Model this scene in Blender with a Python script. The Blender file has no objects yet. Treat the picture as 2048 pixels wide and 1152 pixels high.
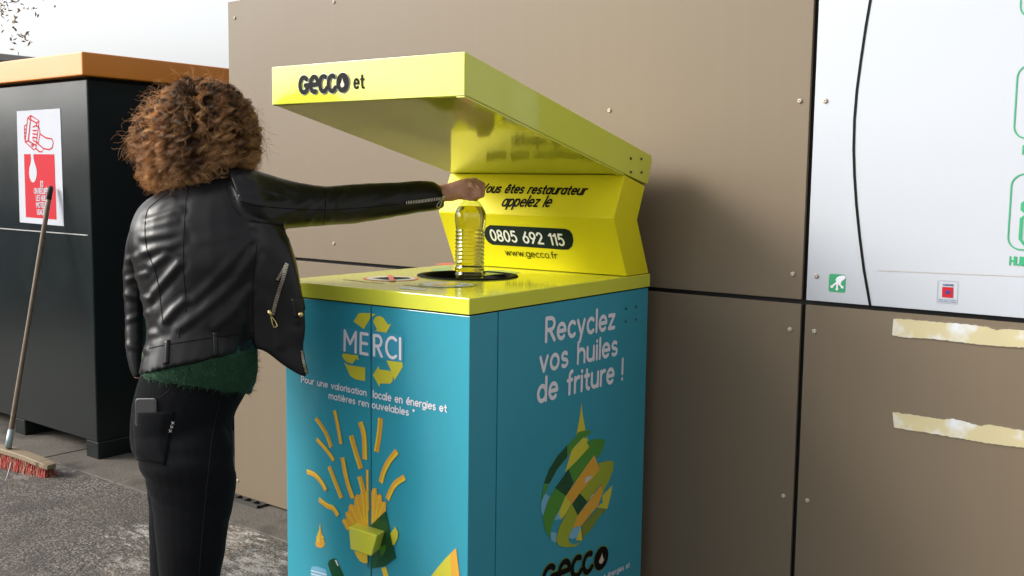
import bpy, bmesh, math, random
import numpy as np
from mathutils import Vector, Matrix, noise as mnoise
from math import sin, cos, radians, pi, hypot, atan2, sqrt

scene = bpy.context.scene
COL = scene.collection
rnd = random.Random(7)

# ------------------------------------------------------------------ camera
FPX = 2034.7                       # focal length in photo pixels (2048 wide)
YAW, PITCH, ROLL, EYE = -.66177, .10283, -.01312, 1.42
_f = np.array([sin(YAW)*cos(PITCH), cos(YAW)*cos(PITCH), -sin(PITCH)])
_r = np.array([cos(YAW), -sin(YAW), 0.0])
_d = np.cross(_f, _r)
CAM_R = cos(ROLL)*_r + sin(ROLL)*_d
CAM_D = -sin(ROLL)*_r + cos(ROLL)*_d
CAM_F = _f
CAM_C = np.array([0.0, 0.0, EYE])
cam_data = bpy.data.cameras.new("camera")
cam_data.sensor_width = 36.0
cam_data.lens = FPX/2048*36.0
cam_data.clip_start = .05
cam_data.clip_end = 2000
cam = bpy.data.objects.new("camera", cam_data)
COL.objects.link(cam)
mw = Matrix.Identity(4)
for i in range(3):
    mw[i][0] = CAM_R[i]; mw[i][1] = -CAM_D[i]; mw[i][2] = -CAM_F[i]; mw[i][3] = CAM_C[i]
cam.matrix_world = mw
scene.camera = cam

# ------------------------------------------------------------------ sky, sun, exposure
SUN_DIR = Vector((-1.20, -1.05, .90)).normalized()          # towards the veiled sun
elev = math.asin(SUN_DIR.z)
world = bpy.data.worlds.new("World")
scene.world = world
world.use_nodes = True
wt = world.node_tree
bg = wt.nodes["Background"]
sky = wt.nodes.new("ShaderNodeTexSky")
sky.sky_type = 'NISHITA'
sky.sun_disc = False
sky.sun_elevation = elev
sky.sun_rotation = atan2(SUN_DIR.x, SUN_DIR.y)
sky.air_density = 1.0
sky.dust_density = 4.0
sky.ozone_density = 1.0
hs = wt.nodes.new("ShaderNodeHueSaturation")               # thin white overcast: little blue left
hs.inputs["Saturation"].default_value = .12
wt.links.new(sky.outputs[0], hs.inputs["Color"])
wt.links.new(hs.outputs[0], bg.inputs["Color"])
bg.inputs["Strength"].default_value = .15
sun_data = bpy.data.lights.new("sun", 'SUN')
sun_data.energy = 1.55
sun_data.angle = radians(20)
sun_data.color = (1.0, .93, .82)
sun = bpy.data.objects.new("sun", sun_data)
COL.objects.link(sun)
sun.location = (-8, -6, 8)
sun.rotation_euler = SUN_DIR.to_track_quat('Z', 'Y').to_euler()
scene.view_settings.view_transform = 'Standard'
scene.view_settings.look = 'None'
scene.view_settings.exposure = 0.97
scene.view_settings.gamma = 1.0
scene.view_settings.use_curve_mapping = False
scene.render.engine = 'CYCLES'
scene.cycles.max_bounces = 10
scene.cycles.transmission_bounces = 10
scene.cycles.transparent_max_bounces = 16
scene.cycles.caustics_reflective = False
scene.cycles.use_denoising = True

# ------------------------------------------------------------------ helpers
def ray(px, py):
    return (px-1024)/FPX*CAM_R + (py-576)/FPX*CAM_D + CAM_F

def at_depth(px, py, dep):
    return CAM_C + ray(px, py)*dep

def on_z(px, py, z=0.0):
    d = ray(px, py); return CAM_C + d*((z-EYE)/d[2])

class Plane:
    """A real flat face: origin, right, up; 2-D coordinates on it."""
    def __init__(s, o, ex, ey):
        s.o = np.array(o, float)
        s.ex = np.array(ex, float)/np.linalg.norm(ex)
        ey = np.array(ey, float); ey = ey - s.ex*(ey@s.ex)
        s.ey = ey/np.linalg.norm(ey)
        s.n = np.cross(s.ex, s.ey)
        if s.n@(CAM_C-s.o) < 0: s.n = -s.n
    def uv(s, p):
        d = ray(*p); t = (s.n@(s.o-CAM_C))/(s.n@d)
        q = CAM_C + d*t - s.o
        return np.array([q@s.ex, q@s.ey])
    def pt(s, u, v, off=0.0):
        return s.o + s.ex*u + s.ey*v + s.n*off

BASE = {}
def link(o):
    COL.objects.link(o); return o

def thing(name, label, cat, loc=(0, 0, 0), group=None):
    o = bpy.data.objects.new(name, None)
    o.empty_display_size = .1
    o.location = loc
    link(o); BASE[o.name] = np.array(loc, float)
    o["label"] = label; o["category"] = cat
    if group: o["group"] = group
    return o

def tag(o, label=None, cat=None, group=None, kind=None):
    if label: o["label"] = label
    if cat: o["category"] = cat
    if group: o["group"] = group
    if kind: o["kind"] = kind
    return o

def base_of(o):
    return BASE.get(o.name, np.zeros(3)) if o else np.zeros(3)

class MB:
    """collects shapes in world coordinates, then links them as ONE mesh object"""
    def __init__(s): s.v = []; s.f = []; s.sm = []
    def add(s, vs, fs, smooth=False):
        n = len(s.v)
        s.v.extend([tuple(map(float, p)) for p in vs])
        s.f.extend([tuple(i+n for i in f) for f in fs])
        s.sm.extend([smooth]*len(fs)); return s
    def bm(s, b, smooth=False, M=None):
        b.verts.index_update()
        vs = [(M@v.co if M is not None else v.co) for v in b.verts]
        s.add(vs, [[v.index for v in f.verts] for f in b.faces], smooth); b.free(); return s
    def box(s, x0, x1, y0, y1, z0, z1, fr=None, bev=0.0, seg=2):
        b = bmesh.new(); bmesh.ops.create_cube(b, size=1)
        for v in b.verts:
            v.co = Vector(((x0+x1)/2+v.co.x*(x1-x0), (y0+y1)/2+v.co.y*(y1-y0), (z0+z1)/2+v.co.z*(z1-z0)))
        if bev: bmesh.ops.bevel(b, geom=list(b.edges), offset=bev, segments=seg, profile=.5, affect='EDGES')
        if fr is not None:
            for v in b.verts: v.co = Vector(fr(*v.co))
        return s.bm(b)
    def prism(s, prof, fr0, fr1, bev=0.0, seg=2):
        """closed profile list of 2-D points; fr0/fr1 map a 2-D point to the two end caps"""
        n = len(prof)
        b = bmesh.new()
        A = [b.verts.new(Vector(fr0(*p))) for p in prof]; B = [b.verts.new(Vector(fr1(*p))) for p in prof]
        b.faces.new(A); b.faces.new(B[::-1])
        for i in range(n): b.faces.new((A[i], B[i], B[(i+1) % n], A[(i+1) % n]))
        bmesh.ops.recalc_face_normals(b, faces=list(b.faces))
        if bev: bmesh.ops.bevel(b, geom=list(b.edges), offset=bev, segments=seg, profile=.5, affect='EDGES')
        return s.bm(b)
    def tube(s, pts, rad, n=8, caps=True, smooth=True):
        pts = [np.array(p, float) for p in pts]; m = len(pts)
        if np.isscalar(rad): rad = [rad]*m
        vs = []; up = None
        for i in range(m):
            t = pts[min(i+1, m-1)]-pts[max(i-1, 0)]; t = t/(np.linalg.norm(t)+1e-12)
            if up is None:
                up = np.array([0, 0, 1.0]) if abs(t[2]) < .9 else np.array([1.0, 0, 0])
            a = up - t*(up@t); a /= np.linalg.norm(a); up = a
            c = np.cross(t, a)
            for k in range(n):
                w = 2*pi*k/n; vs.append(pts[i]+rad[i]*(cos(w)*a+sin(w)*c))
        fs = []
        for i in range(m-1):
            for k in range(n):
                fs.append((i*n+k, i*n+(k+1) % n, (i+1)*n+(k+1) % n, (i+1)*n+k))
        s.add(vs, fs, smooth)
        if caps:
            q = len(s.v)-len(vs)
            s.f.append(tuple(q+k for k in range(n))[::-1]); s.f.append(tuple(q+(m-1)*n+k for k in range(n))); s.sm += [False, False]
        return s
    def lathe(s, prof, c, axis=(0, 0, 1), n=32, smooth=True):
        """prof: (radius, height) pairs"""
        ax = np.array(axis, float); ax /= np.linalg.norm(ax)
        a = np.cross(ax, [0, 1, 0] if abs(ax[1]) < .9 else [1, 0, 0]); a /= np.linalg.norm(a); b = np.cross(ax, a)
        c = np.array(c, float); vs = []; fs = []
        for r, h in prof:
            for k in range(n):
                w = 2*pi*k/n; vs.append(c+ax*h+r*(cos(w)*a+sin(w)*b))
        for i in range(len(prof)-1):
            for k in range(n): fs.append((i*n+k, i*n+(k+1) % n, (i+1)*n+(k+1) % n, (i+1)*n+k))
        return s.add(vs, fs, smooth)
    def build(s, name, mat, parent=None, fixn=False):
        me = bpy.data.meshes.new(name)
        b0 = base_of(parent)
        me.from_pydata([(p[0]-b0[0], p[1]-b0[1], p[2]-b0[2]) for p in s.v], [], s.f)
        me.polygons.foreach_set("use_smooth", s.sm)
        me.update()
        if fixn:
            b = bmesh.new(); b.from_mesh(me); bmesh.ops.recalc_face_normals(b, faces=list(b.faces)); b.to_mesh(me); b.free()
        if mat: me.materials.append(mat)
        o = bpy.data.objects.new(name, me); link(o)
        if parent:
            o.parent = parent
        BASE[o.name] = b0
        return o

def lin(r, g, b):
    f = lambda c: (c/255/12.92 if c/255 <= .04045 else ((c/255+.055)/1.055)**2.4)
    return (f(r), f(g), f(b), 1)

def mat(name, col, rough=.5, metal=0.0, var=.06, vscale=6.0, bump=0.0, bscale=60.0, coat=0.0, spec=.5, rvar=.06, dirt=0.0, **kw):
    """principled paint with slight procedural variation of colour, gloss and relief"""
    m = bpy.data.materials.new(name); m.use_nodes = True
    nt = m.node_tree; N = nt.nodes; L = nt.links
    p = N["Principled BSDF"]
    p.inputs["Metallic"].default_value = metal
    p.inputs["Specular IOR Level"].default_value = spec
    p.inputs["Coat Weight"].default_value = coat
    p.inputs["Coat Roughness"].default_value = .06
    tc = N.new("ShaderNodeTexCoord")
    nz = N.new("ShaderNodeTexNoise"); nz.inputs["Scale"].default_value = vscale; nz.inputs["Detail"].default_value = 5
    L.new(tc.outputs["Object"], nz.inputs["Vector"])
    mx = N.new("ShaderNodeMix"); mx.data_type = 'RGBA'
    c = np.array(col[:3], float)
    mx.inputs[6].default_value = (*np.clip(c*(1-var), 0, 1), 1); mx.inputs[7].default_value = (*np.clip(c*(1+var), 0, 1), 1)
    L.new(nz.outputs["Fac"], mx.inputs[0])
    out = mx.outputs[2]
    if kw.get('streak'):
        mp = N.new("ShaderNodeMapping"); mp.inputs["Scale"].default_value = (26, 26, .7); L.new(tc.outputs["Object"], mp.inputs["Vector"])
        ns = N.new("ShaderNodeTexNoise"); ns.inputs["Scale"].default_value = 1; ns.inputs["Detail"].default_value = 4; L.new(mp.outputs[0], ns.inputs["Vector"])
        rs = N.new("ShaderNodeMapRange"); rs.inputs["From Min"].default_value = .45; rs.inputs["From Max"].default_value = .8; rs.inputs["To Max"].default_value = kw['streak']; L.new(ns.outputs["Fac"], rs.inputs["Value"])
        m3 = N.new("ShaderNodeMix"); m3.data_type = 'RGBA'; m3.inputs[7].default_value = (*np.clip(c*1.35+.03, 0, 1), 1); L.new(rs.outputs[0], m3.inputs[0]); L.new(out, m3.inputs[6]); out = m3.outputs[2]
    if kw.get('second'):
        n4 = N.new("ShaderNodeTexNoise"); n4.inputs["Scale"].default_value = kw.get('s2', 14); n4.inputs["Detail"].default_value = 4; L.new(tc.outputs["Object"], n4.inputs["Vector"])
        r4 = N.new("ShaderNodeValToRGB"); r4.color_ramp.elements[0].position = .52; r4.color_ramp.elements[1].position = .64; L.new(n4.outputs["Fac"], r4.inputs[0])
        m4 = N.new("ShaderNodeMix"); m4.data_type = 'RGBA'; m4.inputs[7].default_value = kw['second']; L.new(r4.outputs[0], m4.inputs[0]); L.new(out, m4.inputs[6]); out = m4.outputs[2]
    if dirt:
        n2 = N.new("ShaderNodeTexNoise"); n2.inputs["Scale"].default_value = 140; n2.inputs["Detail"].default_value = 2
        L.new(tc.outputs["Object"], n2.inputs["Vector"])
        rp = N.new("ShaderNodeValToRGB"); rp.color_ramp.elements[0].position = .70; rp.color_ramp.elements[1].position = .78
        L.new(n2.outputs["Fac"], rp.inputs[0])
        ml = N.new("ShaderNodeMath"); ml.operation = 'MULTIPLY'; ml.inputs[1].default_value = dirt
        L.new(rp.outputs[0], ml.inputs[0])
        m2 = N.new("ShaderNodeMix"); m2.data_type = 'RGBA'; m2.inputs[7].default_value = (.12, .10, .07, 1)
        L.new(ml.outputs[0], m2.inputs[0]); L.new(out, m2.inputs[6]); out = m2.outputs[2]
    L.new(out, p.inputs["Base Color"])
    mr = N.new("ShaderNodeMapRange"); mr.inputs["To Min"].default_value = max(0, rough-rvar); mr.inputs["To Max"].default_value = min(1, rough+rvar)
    L.new(nz.outputs["Fac"], mr.inputs["Value"]); L.new(mr.outputs[0], p.inputs["Roughness"])
    if bump:
        nb = N.new("ShaderNodeTexNoise"); nb.inputs["Scale"].default_value = bscale; nb.inputs["Detail"].default_value = 4
        L.new(tc.outputs["Object"], nb.inputs["Vector"])
        bp = N.new("ShaderNodeBump"); bp.inputs["Strength"].default_value = bump; bp.inputs["Distance"].default_value = kw.get('bdist', .002)
        L.new(nb.outputs["Fac"], bp.inputs["Height"]); L.new(bp.outputs[0], p.inputs["Normal"])
    return m

# ------------------------------------------------------------------ stroke lettering (rounded sans drawn from strokes)
def _l(*c): return [(c[i], c[i+1]) for i in range(0, len(c), 2)]
def _a(cx, cy, rx, ry, d0, d1, n=18):
    return [(cx+rx*cos(radians(d0+(d1-d0)*i/n)), cy+ry*sin(radians(d0+(d1-d0)*i/n))) for i in range(n+1)]
_o = _a(.27, .33, .27, .33, 0, 360, 28)
_n = _a(.25, .40, .25, .26, 180, 0)+_l(.5, 0)
GL = {
 'a': (.54, [_o, _l(.54, .66, .54, 0)]), 'b': (.54, [_o, _l(0, 1, 0, 0)]), 'c': (.46, [_a(.27, .33, .27, .33, 48, 312)]),
 'd': (.54, [_o, _l(.54, 1, .54, 0)]), 'e': (.54, [_l(.03, .34, .53, .34), _a(.27, .33, .27, .33, 2, 312)]),
 'f': (.32, [_a(.32, .80, .18, .2, 90, 180)+_l(.14, 0), _l(0, .62, .30, .62)]),
 'g': (.54, [_o, _l(.54, .66)+_l(.54, -.02)+_a(.27, -.04, .27, .24, 0, -145)]),
 'h': (.5, [_l(0, 1, 0, 0), _n]), 'i': (0, [_l(0, .66, 0, 0), _l(0, .9, 0, .905)]), 'l': (0, [_l(0, 1, 0, 0)]),
 'm': (.84, [_l(0, .66, 0, 0), _a(.21, .44, .21, .22, 180, 0)+_l(.42, 0), _a(.63, .44, .21, .22, 180, 0)+_l(.84, 0)]),
 'n': (.5, [_l(0, .66, 0, 0), _n]), 'o': (.54, [_o]), 'p': (.54, [_o, _l(0, .66, 0, -.3)]), 'q': (.54, [_o, _l(.54, .66, .54, -.3)]),
 'r': (.28, [_l(0, .66, 0, 0), _a(.26, .38, .26, .28, 180, 78)]),
 's': (.40, [_a(.2, .495, .18, .165, 38, 270)+_a(.2, .165, .2, .165, 90, -140)]),
 't': (.32, [_l(.14, .9)+_l(.14, .2)+_a(.32, .2, .18, .2, 180, 275), _l(0, .63, .31, .63)]),
 'u': (.5, [_l(0, .66)+_a(.25, .26, .25, .26, 180, 360)+_l(.5, .66), _l(.5, .4, .5, 0)]),
 'v': (.48, [_l(0, .66, .24, 0), _l(.24, 0, .48, .66)]),
 'w': (.78, [_l(0, .66, .2, 0), _l(.2, 0, .39, .6), _l(.39, .6, .58, 0), _l(.58, 0, .78, .66)]),
 'y': (.5, [_l(0, .66, .26, .04), _l(.5, .66, .17, -.3)]),
 'z': (.44, [_l(0, .64, .44, .64), _l(.44, .64, 0, .02), _l(0, .02, .44, .02)]),
 'A': (.7, [_l(0, 0, .35, 1), _l(.35, 1, .7, 0), _l(.13, .34, .57, .34)]),
 'C': (.66, [_a(.45, .5, .45, .5, 52, 308)]),
 'D': (.64, [_l(0, 0, 0, 1), _l(0, 1)+_a(.2, .5, .44, .5, 90, -90)+_l(0, 0)]),
 'E': (.5, [_l(0, 0, 0, 1), _l(0, 1, .5, 1), _l(0, .52, .45, .52), _l(0, 0, .5, 0)]),
 'G': (.8, [_a(.45, .5, .45, .5, 50, 350), _l(.5, .44, .88, .44)]),
 'H': (.62, [_l(0, 0, 0, 1), _l(.62, 0, .62, 1), _l(0, .5, .62, .5)]), 'I': (0, [_l(0, 0, 0, 1)]),
 'L': (.46, [_l(0, 1, 0, 0), _l(0, 0, .46, 0)]),
 'M': (.84, [_l(0, 0, 0, 1), _l(0, 1, .42, .38), _l(.42, .38, .84, 1), _l(.84, 1, .84, 0)]),
 'N': (.64, [_l(0, 0, 0, 1), _l(0, 1, .64, 0), _l(.64, 0, .64, 1)]), 'O': (.88, [_a(.44, .5, .44, .5, 0, 360, 30)]),
 'P': (.54, [_l(0, 0, 0, 1), _l(0, 1)+_a(.28, .73, .28, .27, 90, -90)+_l(0, .46)]),
 'R': (.56, [_l(0, 0, 0, 1), _l(0, 1)+_a(.28, .74, .28, .26, 90, -90)+_l(0, .48), _l(.24, .48, .58, 0)]),
 'S': (.54, [_a(.27, .745, .25, .255, 35, 270)+_a(.27, .245, .27, .245, 90, -145)]),
 'T': (.6, [_l(0, 1, .6, 1), _l(.3, 1, .3, 0)]), 'U': (.62, [_l(0, 1)+_a(.31, .31, .31, .31, 180, 360)+_l(.62, 1)]),
 'V': (.68, [_l(0, 1, .34, 0), _l(.34, 0, .68, 1)]),
 '0': (.54, [_a(.27, .5, .27, .5, 0, 360, 30)]), '1': (.22, [_l(0, .82, .22, 1), _l(.22, 1, .22, 0)]),
 '2': (.5, [_a(.25, .73, .25, .27, 165, -35)+_l(0, .02), _l(0, .02, .52, .02)]),
 '5': (.5, [_l(.46, 1, .1, 1), _l(.1, 1, .05, .56), _l(.05, .56)+_a(.23, .32, .28, .32, 112, -140)]),
 '6': (.54, [_a(.27, .3, .27, .3, 0, 360, 26), _l(.4, 1, .04, .42)]), '9': (.54, [_a(.27, .7, .27, .3, 0, 360, 26), _l(.5, .58, .14, 0)]),
 '8': (.52, [_a(.26, .75, .22, .25, 0, 360, 26), _a(.26, .26, .26, .26, 0, 360, 26)]),
 '.': (0, [_l(0, .02, 0, .025)]), '!': (0, [_l(0, 1, 0, .3), _l(0, .02, 0, .025)]), '"': (.16, [_l(0, 1, 0, .78), _l(.16, 1, .16, .78)]), "'": (0, [_l(0, 1, 0, .8)]),
}
def _acc(ch, st): w, s = GL[ch]; return (w, s+st)
GL['é'] = _acc('e', [_l(.24, .84, .38, .98)]); GL['è'] = _acc('e', [_l(.30, .84, .16, .98)])
GL['ê'] = _acc('e', [_l(.12, .84, .27, .98), _l(.27, .98, .42, .84)])
GL['É'] = _acc('E', [_l(.2, 1.14, .36, 1.28)]); GL['È'] = _acc('E', [_l(.34, 1.14, .18, 1.28)])

def ribbon(mb, pts, hw, P3, off, closed=False):
    """flat stroke of half width hw round a 2-D polyline with round ends; P3 maps (u,v,off) to space"""
    q = [np.array(pts[0], float)]
    for p in pts[1:]:
        p = np.array(p, float)
        if np.linalg.norm(p-q[-1]) > 1e-7: q.append(p)
    if len(q) == 1: q.append(q[0]+[1e-5, 0])
    closed = np.linalg.norm(q[0]-q[-1]) < 1e-6 and len(q) > 3
    n = len(q); Lp = []; Rp = []
    for i in range(n):
        if closed:
            t = q[(i+1) % n if i < n-1 else 1]-q[i-1 if i > 0 else n-2]
        else:
            t = q[min(i+1, n-1)]-q[max(i-1, 0)]
        t = t/np.linalg.norm(t); nn = np.array([-t[1], t[0]])
        Lp.append(q[i]+nn*hw); Rp.append(q[i]-nn*hw)
    vs = [P3(*p, off) for p in Lp]+[P3(*p, off) for p in Rp]
    fs = [(n+i, n+i+1, i+1, i) for i in range(n-1)]
    if not closed:
        for e, sg in ((0, -1), (n-1, 1)):
            t = (q[1]-q[0]) if e == 0 else (q[-1]-q[-2]); t = t/np.linalg.norm(t); nn = np.array([-t[1], t[0]])
            k0 = len(vs); m = 7
            for k in range(m+1):
                w = -pi/2+pi*k/m
                vs.append(P3(*(q[e]+hw*(sin(w)*nn*sg*-1+cos(w)*t*sg)), off))
            fs.append(tuple(k0+k for k in range(m+1)))
    mb.add(vs, fs)

def face_out(o, n):
    """turn every face of a flat decal so that it looks along n"""
    b = bmesh.new(); b.from_mesh(o.data)
    b.normal_update()
    for f in b.faces:
        if f.normal.dot(Vector(n)) < 0: f.normal_flip()
    b.to_mesh(o.data); b.free(); return o

def text_width(s, sp):
    x = 0
    for i, ch in enumerate(s):
        x += .3 if ch == ' ' else GL[ch][0]
        if i < len(s)-1: x += sp
    return x

def write(s, pl, p0, p1, ptop, wt_, m, parent, name='lettering', off=.001, slant=0.0, sp=.24, outline=None):
    """one line of lettering on a real face: baseline from photo point p0 to p1, capitals as tall as ptop"""
    a, b, c = pl.uv(p0), pl.uv(p1), pl.uv(ptop)
    ex = b-a; Lw = np.linalg.norm(ex); ex = ex/Lw; ey = np.array([-ex[1], ex[0]])
    h = abs((c-a)@ey); kx = Lw/text_width(s, sp)
    for hwk, mm, of in ((([(outline[0], outline[1], off)] if outline else [])+[(wt_, m, off+(.0012 if outline else 0))])):
        mb = MB(); x = 0.0; k = 0
        for ch in s+' ':
            if ch == ' ':
                if mb.v: o = face_out(mb.build(name if mm is m else name+'_outline', mm, parent), pl.n); mb = MB()
                x += .3+sp; continue
            w, st = GL[ch]
            for q in st:
                pts = [a+ex*((x+px)*kx+slant*py*h)+ey*(py*h) for px, py in q]
                ribbon(mb, pts, hwk*h/2, pl.pt, of+(k % 6)*.00012); k += 1
            x += w+sp
    return o

def decal(name, polys, pl, m, parent, off=.001, px=True):
    """flat printed shapes (lists of photo points, or plane coordinates) lying on a real face"""
    for q in polys:
        mb = MB()
        pts = [pl.uv(p) if px else np.array(p) for p in q]
        mb.add([pl.pt(u, v, off) for u, v in pts], [tuple(range(len(pts)))])
        o = face_out(mb.build(name, m, parent), pl.n)
    return o

def strokes(name, lines, pl, wpx, m, parent, off=.001):
    """printed lines: photo-point polylines, width in photo pixels"""
    for k, q in enumerate(lines):
        mb = MB()
        pts = [pl.uv(p) for p in q]
        e = np.linalg.norm(pl.uv((q[0][0]+5, q[0][1]))-pl.uv((q[0][0]-5, q[0][1])))/10
        e2 = np.linalg.norm(pl.uv((q[0][0], q[0][1]+5))-pl.uv((q[0][0], q[0][1]-5)))/10
        ribbon(mb, pts, wpx*(e+e2)/4, pl.pt, off+(k % 6)*.00012)
        o = face_out(mb.build(name, m, parent), pl.n)
    return o

def crop(x0, y0, sc): return lambda *c: [(x0+c[i]/sc, y0+c[i+1]/sc) for i in range(0, len(c), 2)]
# ------------------------------------------------------------------ materials
M_YEL = mat("yellow_paint", (.60, .62, .060, 1), .10, var=.03, vscale=3, coat=.1, bump=.004, bscale=300, bdist=.0005, rvar=.025)
M_YEL_IN = mat("yellow_print", (.70, .62, .014, 1), .40, var=.03, vscale=3, coat=0, spec=.2)
M_BLUE = mat("blue_print", (.032, .30, .40, 1), .24, var=.05, vscale=2.5, coat=.3, bump=.015, bscale=250, bdist=.0005, dirt=.12)
M_BLUE_L = mat("light_blue_sticker", (.045, .31, .45, 1), .25, var=.03)
M_WHITE = mat("white_print", (.74, .74, .80, 1), .35, var=.02)
M_BLACK = mat("black_print", (.006, .006, .006, 1), .6, var=.1, spec=.1)
M_NAVY = mat("dark_label", (.005, .014, .018, 1), .3, var=.25, vscale=14, spec=.12)
M_DARK = mat("dark_gap", (.006, .006, .006, 1), .7)
M_CLAD = mat("brown_cladding", (.160, .124, .085, 1), .46, var=.035, vscale=1.6, bump=.05, bscale=420, bdist=.0006, spec=.25, dirt=.16, streak=.05)
M_SIGN = mat("white_board", (.42, .445, .49, 1), .36, var=.025, vscale=2, dirt=.10)
M_SCREW = mat("painted_screw", (.42, .37, .30, 1), .4, var=.15, vscale=60)
M_STEEL = mat("steel", (.55, .54, .52, 1), .32, metal=1.0)
M_CONT = mat("anthracite_paint", (.011, .014, .0145, 1), .22, var=.12, vscale=4, coat=.0, spec=.32, bump=.12, bscale=5, bdist=.004, dirt=.10, rvar=.08)
M_ORANGE = mat("orange_paint", (.62, .205, .022, 1), .30, var=.06, vscale=4, bump=.03, bscale=8, bdist=.004, dirt=.15)
M_SEAM_GLINT = mat("seam_glint_grey", (.42, .42, .42, 1), .35, metal=.3)  # pale tone stands in for the edge highlight on the container's front seam
M_RED = mat("red_print", (.42, .016, .028, 1), .65, var=.08, vscale=12, spec=.12)
M_PAPER = mat("poster_paper", (.43, .45, .50, 1), .65, var=.05, vscale=8, spec=.12)
M_GREEN = mat("green_print", (.02, .30, .13, 1), .4, var=.05)
M_FRY = mat("fry_orange", (.74, .39, .045, 1), .25, var=.05, coat=.4)
M_FRYL = mat("fry_yellow", (.78, .56, .045, 1), .25, var=.05, coat=.4)
M_DGREEN = mat("dark_green_print", (.008, .075, .028, 1), .25, coat=.4)
M_MGREEN = mat("mid_green_print", (.07, .27, .035, 1), .25, coat=.4)
M_OLIVE = mat("lime_print", (.33, .40, .03, 1), .25, coat=.4)
M_OLIVED = mat("olive_print", (.20, .27, .03, 1), .25, coat=.4)
M_LBLUE = mat("pale_blue_print", (.18, .46, .66, 1), .25, coat=.4)
M_LIME2 = mat("lemon_print", (.62, .58, .05, 1), .25, coat=.4)
M_PALE = mat("pale_print", (.55, .57, .50, 1), .3, var=.1, vscale=40)
M_PINK = mat("red_ring_print", (.62, .10, .07, 1), .3)
M_FADE = mat("faded_green_print", (.26, .42, .16, 1), .3, var=.15, vscale=30)

# ------------------------------------------------------------------ ground
def ground_material():
    m = bpy.data.materials.new("worn_asphalt"); m.use_nodes = True
    nt = m.node_tree; N = nt.nodes; L = nt.links; p = N["Principled BSDF"]
    tc = N.new("ShaderNodeTexCoord")
    def noise(sc, det=4, rough=.6):
        n = N.new("ShaderNodeTexNoise"); n.inputs["Scale"].default_value = sc; n.inputs["Detail"].default_value = det; n.inputs["Roughness"].default_value = rough
        L.new(tc.outputs["Object"], n.inputs["Vector"]); return n.outputs["Fac"]
    def ramp(v, a, b, c0=(0, 0, 0, 1), c1=(1, 1, 1, 1)):
        r = N.new("ShaderNodeValToRGB"); e = r.color_ramp.elements
        e[0].position = a; e[1].position = b; e[0].color = c0; e[1].color = c1
        L.new(v, r.inputs[0]); return r.outputs[0]
    def mix(f, a, b, t='MIX'):
        x = N.new("ShaderNodeMix"); x.data_type = 'RGBA'; x.blend_type = t
        for s, i in ((f, 0), (a, 6), (b, 7)):
            if hasattr(s, 'is_linked'): L.new(s, x.inputs[i])
            else: x.inputs[i].default_value = s
        return x.outputs[2]
    def mth(op, a, b):
        x = N.new("ShaderNodeMath"); x.operation = op
        for s, i in ((a, 0), (b, 1)):
            if hasattr(s, 'is_linked'): L.new(s, x.inputs[i])
            else: x.inputs[i].default_value = s
        return x.outputs[0]
    vo = N.new("ShaderNodeTexVoronoi"); vo.inputs["Scale"].default_value = 105; L.new(tc.outputs["Object"], vo.inputs["Vector"])
    vo2 = N.new("ShaderNodeTexVoronoi"); vo2.inputs["Scale"].default_value = 48; L.new(tc.outputs["Object"], vo2.inputs["Vector"])
    stone = N.new("ShaderNodeSeparateColor"); L.new(vo.outputs["Color"], stone.inputs[0])
    base = mix(ramp(stone.outputs[0], .1, .95), (.030, .026, .022, 1), (.27, .24, .205, 1))
    big = ramp(noise(1.7, 6), .35, .68)
    base = mix(big, base, (.078, .066, .053, 1))
    base = mix(mth('MULTIPLY', ramp(noise(3.1, 8, .7), .50, .62), .72), base, (.045, .036, .029, 1))
    crev = ramp(vo.outputs["Distance"], .30, .62)
    base = mix(mth('MULTIPLY', crev, .75), base, (.030, .027, .024, 1))
    base = mix(mth('MULTIPLY', ramp(noise(2.6, 5), .55, .72), .35), base, (.26, .17, .10, 1))
    smp = N.new("ShaderNodeMapping"); smp.inputs["Rotation"].default_value = (0, 0, .6); smp.inputs["Scale"].default_value = (9, 24, 9); L.new(tc.outputs["Object"], smp.inputs["Vector"])
    sn = N.new("ShaderNodeTexNoise"); sn.inputs["Scale"].default_value = 1.4; sn.inputs["Detail"].default_value = 9; sn.inputs["Roughness"].default_value = .72; L.new(smp.outputs[0], sn.inputs["Vector"]); spill = sn.outputs["Fac"]
    # whitish spills at fixed spots of the yard
    for (px, py, rad, am) in ((535, 1052, .17, 1.0), (470, 1075, .20, .8), (505, 1130, .26, .6), (290, 1065, .16, .9), (265, 1130, .14, .6), (120, 935, .16, .45), (40, 955, .12, .4)):
        q = on_z(px, py)
        vd = N.new("ShaderNodeVectorMath"); vd.operation = 'DISTANCE'; vd.inputs[1].default_value = tuple(q)
        L.new(tc.outputs["Object"], vd.inputs[0])
        f = mth('SUBTRACT', 1.0, mth('DIVIDE', vd.outputs["Value"], rad*1.6))
        f = mth('ADD', f, mth('MULTIPLY', mth('SUBTRACT', spill, .5), 4.2))
        f = mth('MULTIPLY', ramp(f, .62, 1.0), am*.62)
        base = mix(f, base, (.40, .385, .36, 1))
    L.new(base, p.inputs["Base Color"])
    p.inputs["Roughness"].default_value = .78
    h = mth('ADD', mth('MULTIPLY', vo.outputs["Distance"], -.8), mth('ADD', mth('MULTIPLY', vo2.outputs["Distance"], -.5), mth('MULTIPLY', noise(180, 3), .5)))
    bp = N.new("ShaderNodeBump"); bp.inputs["Strength"].default_value = .55; bp.inputs["Distance"].default_value = .006
    L.new(h, bp.inputs["Height"]); L.new(bp.outputs[0], p.inputs["Normal"])
    return m

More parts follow.
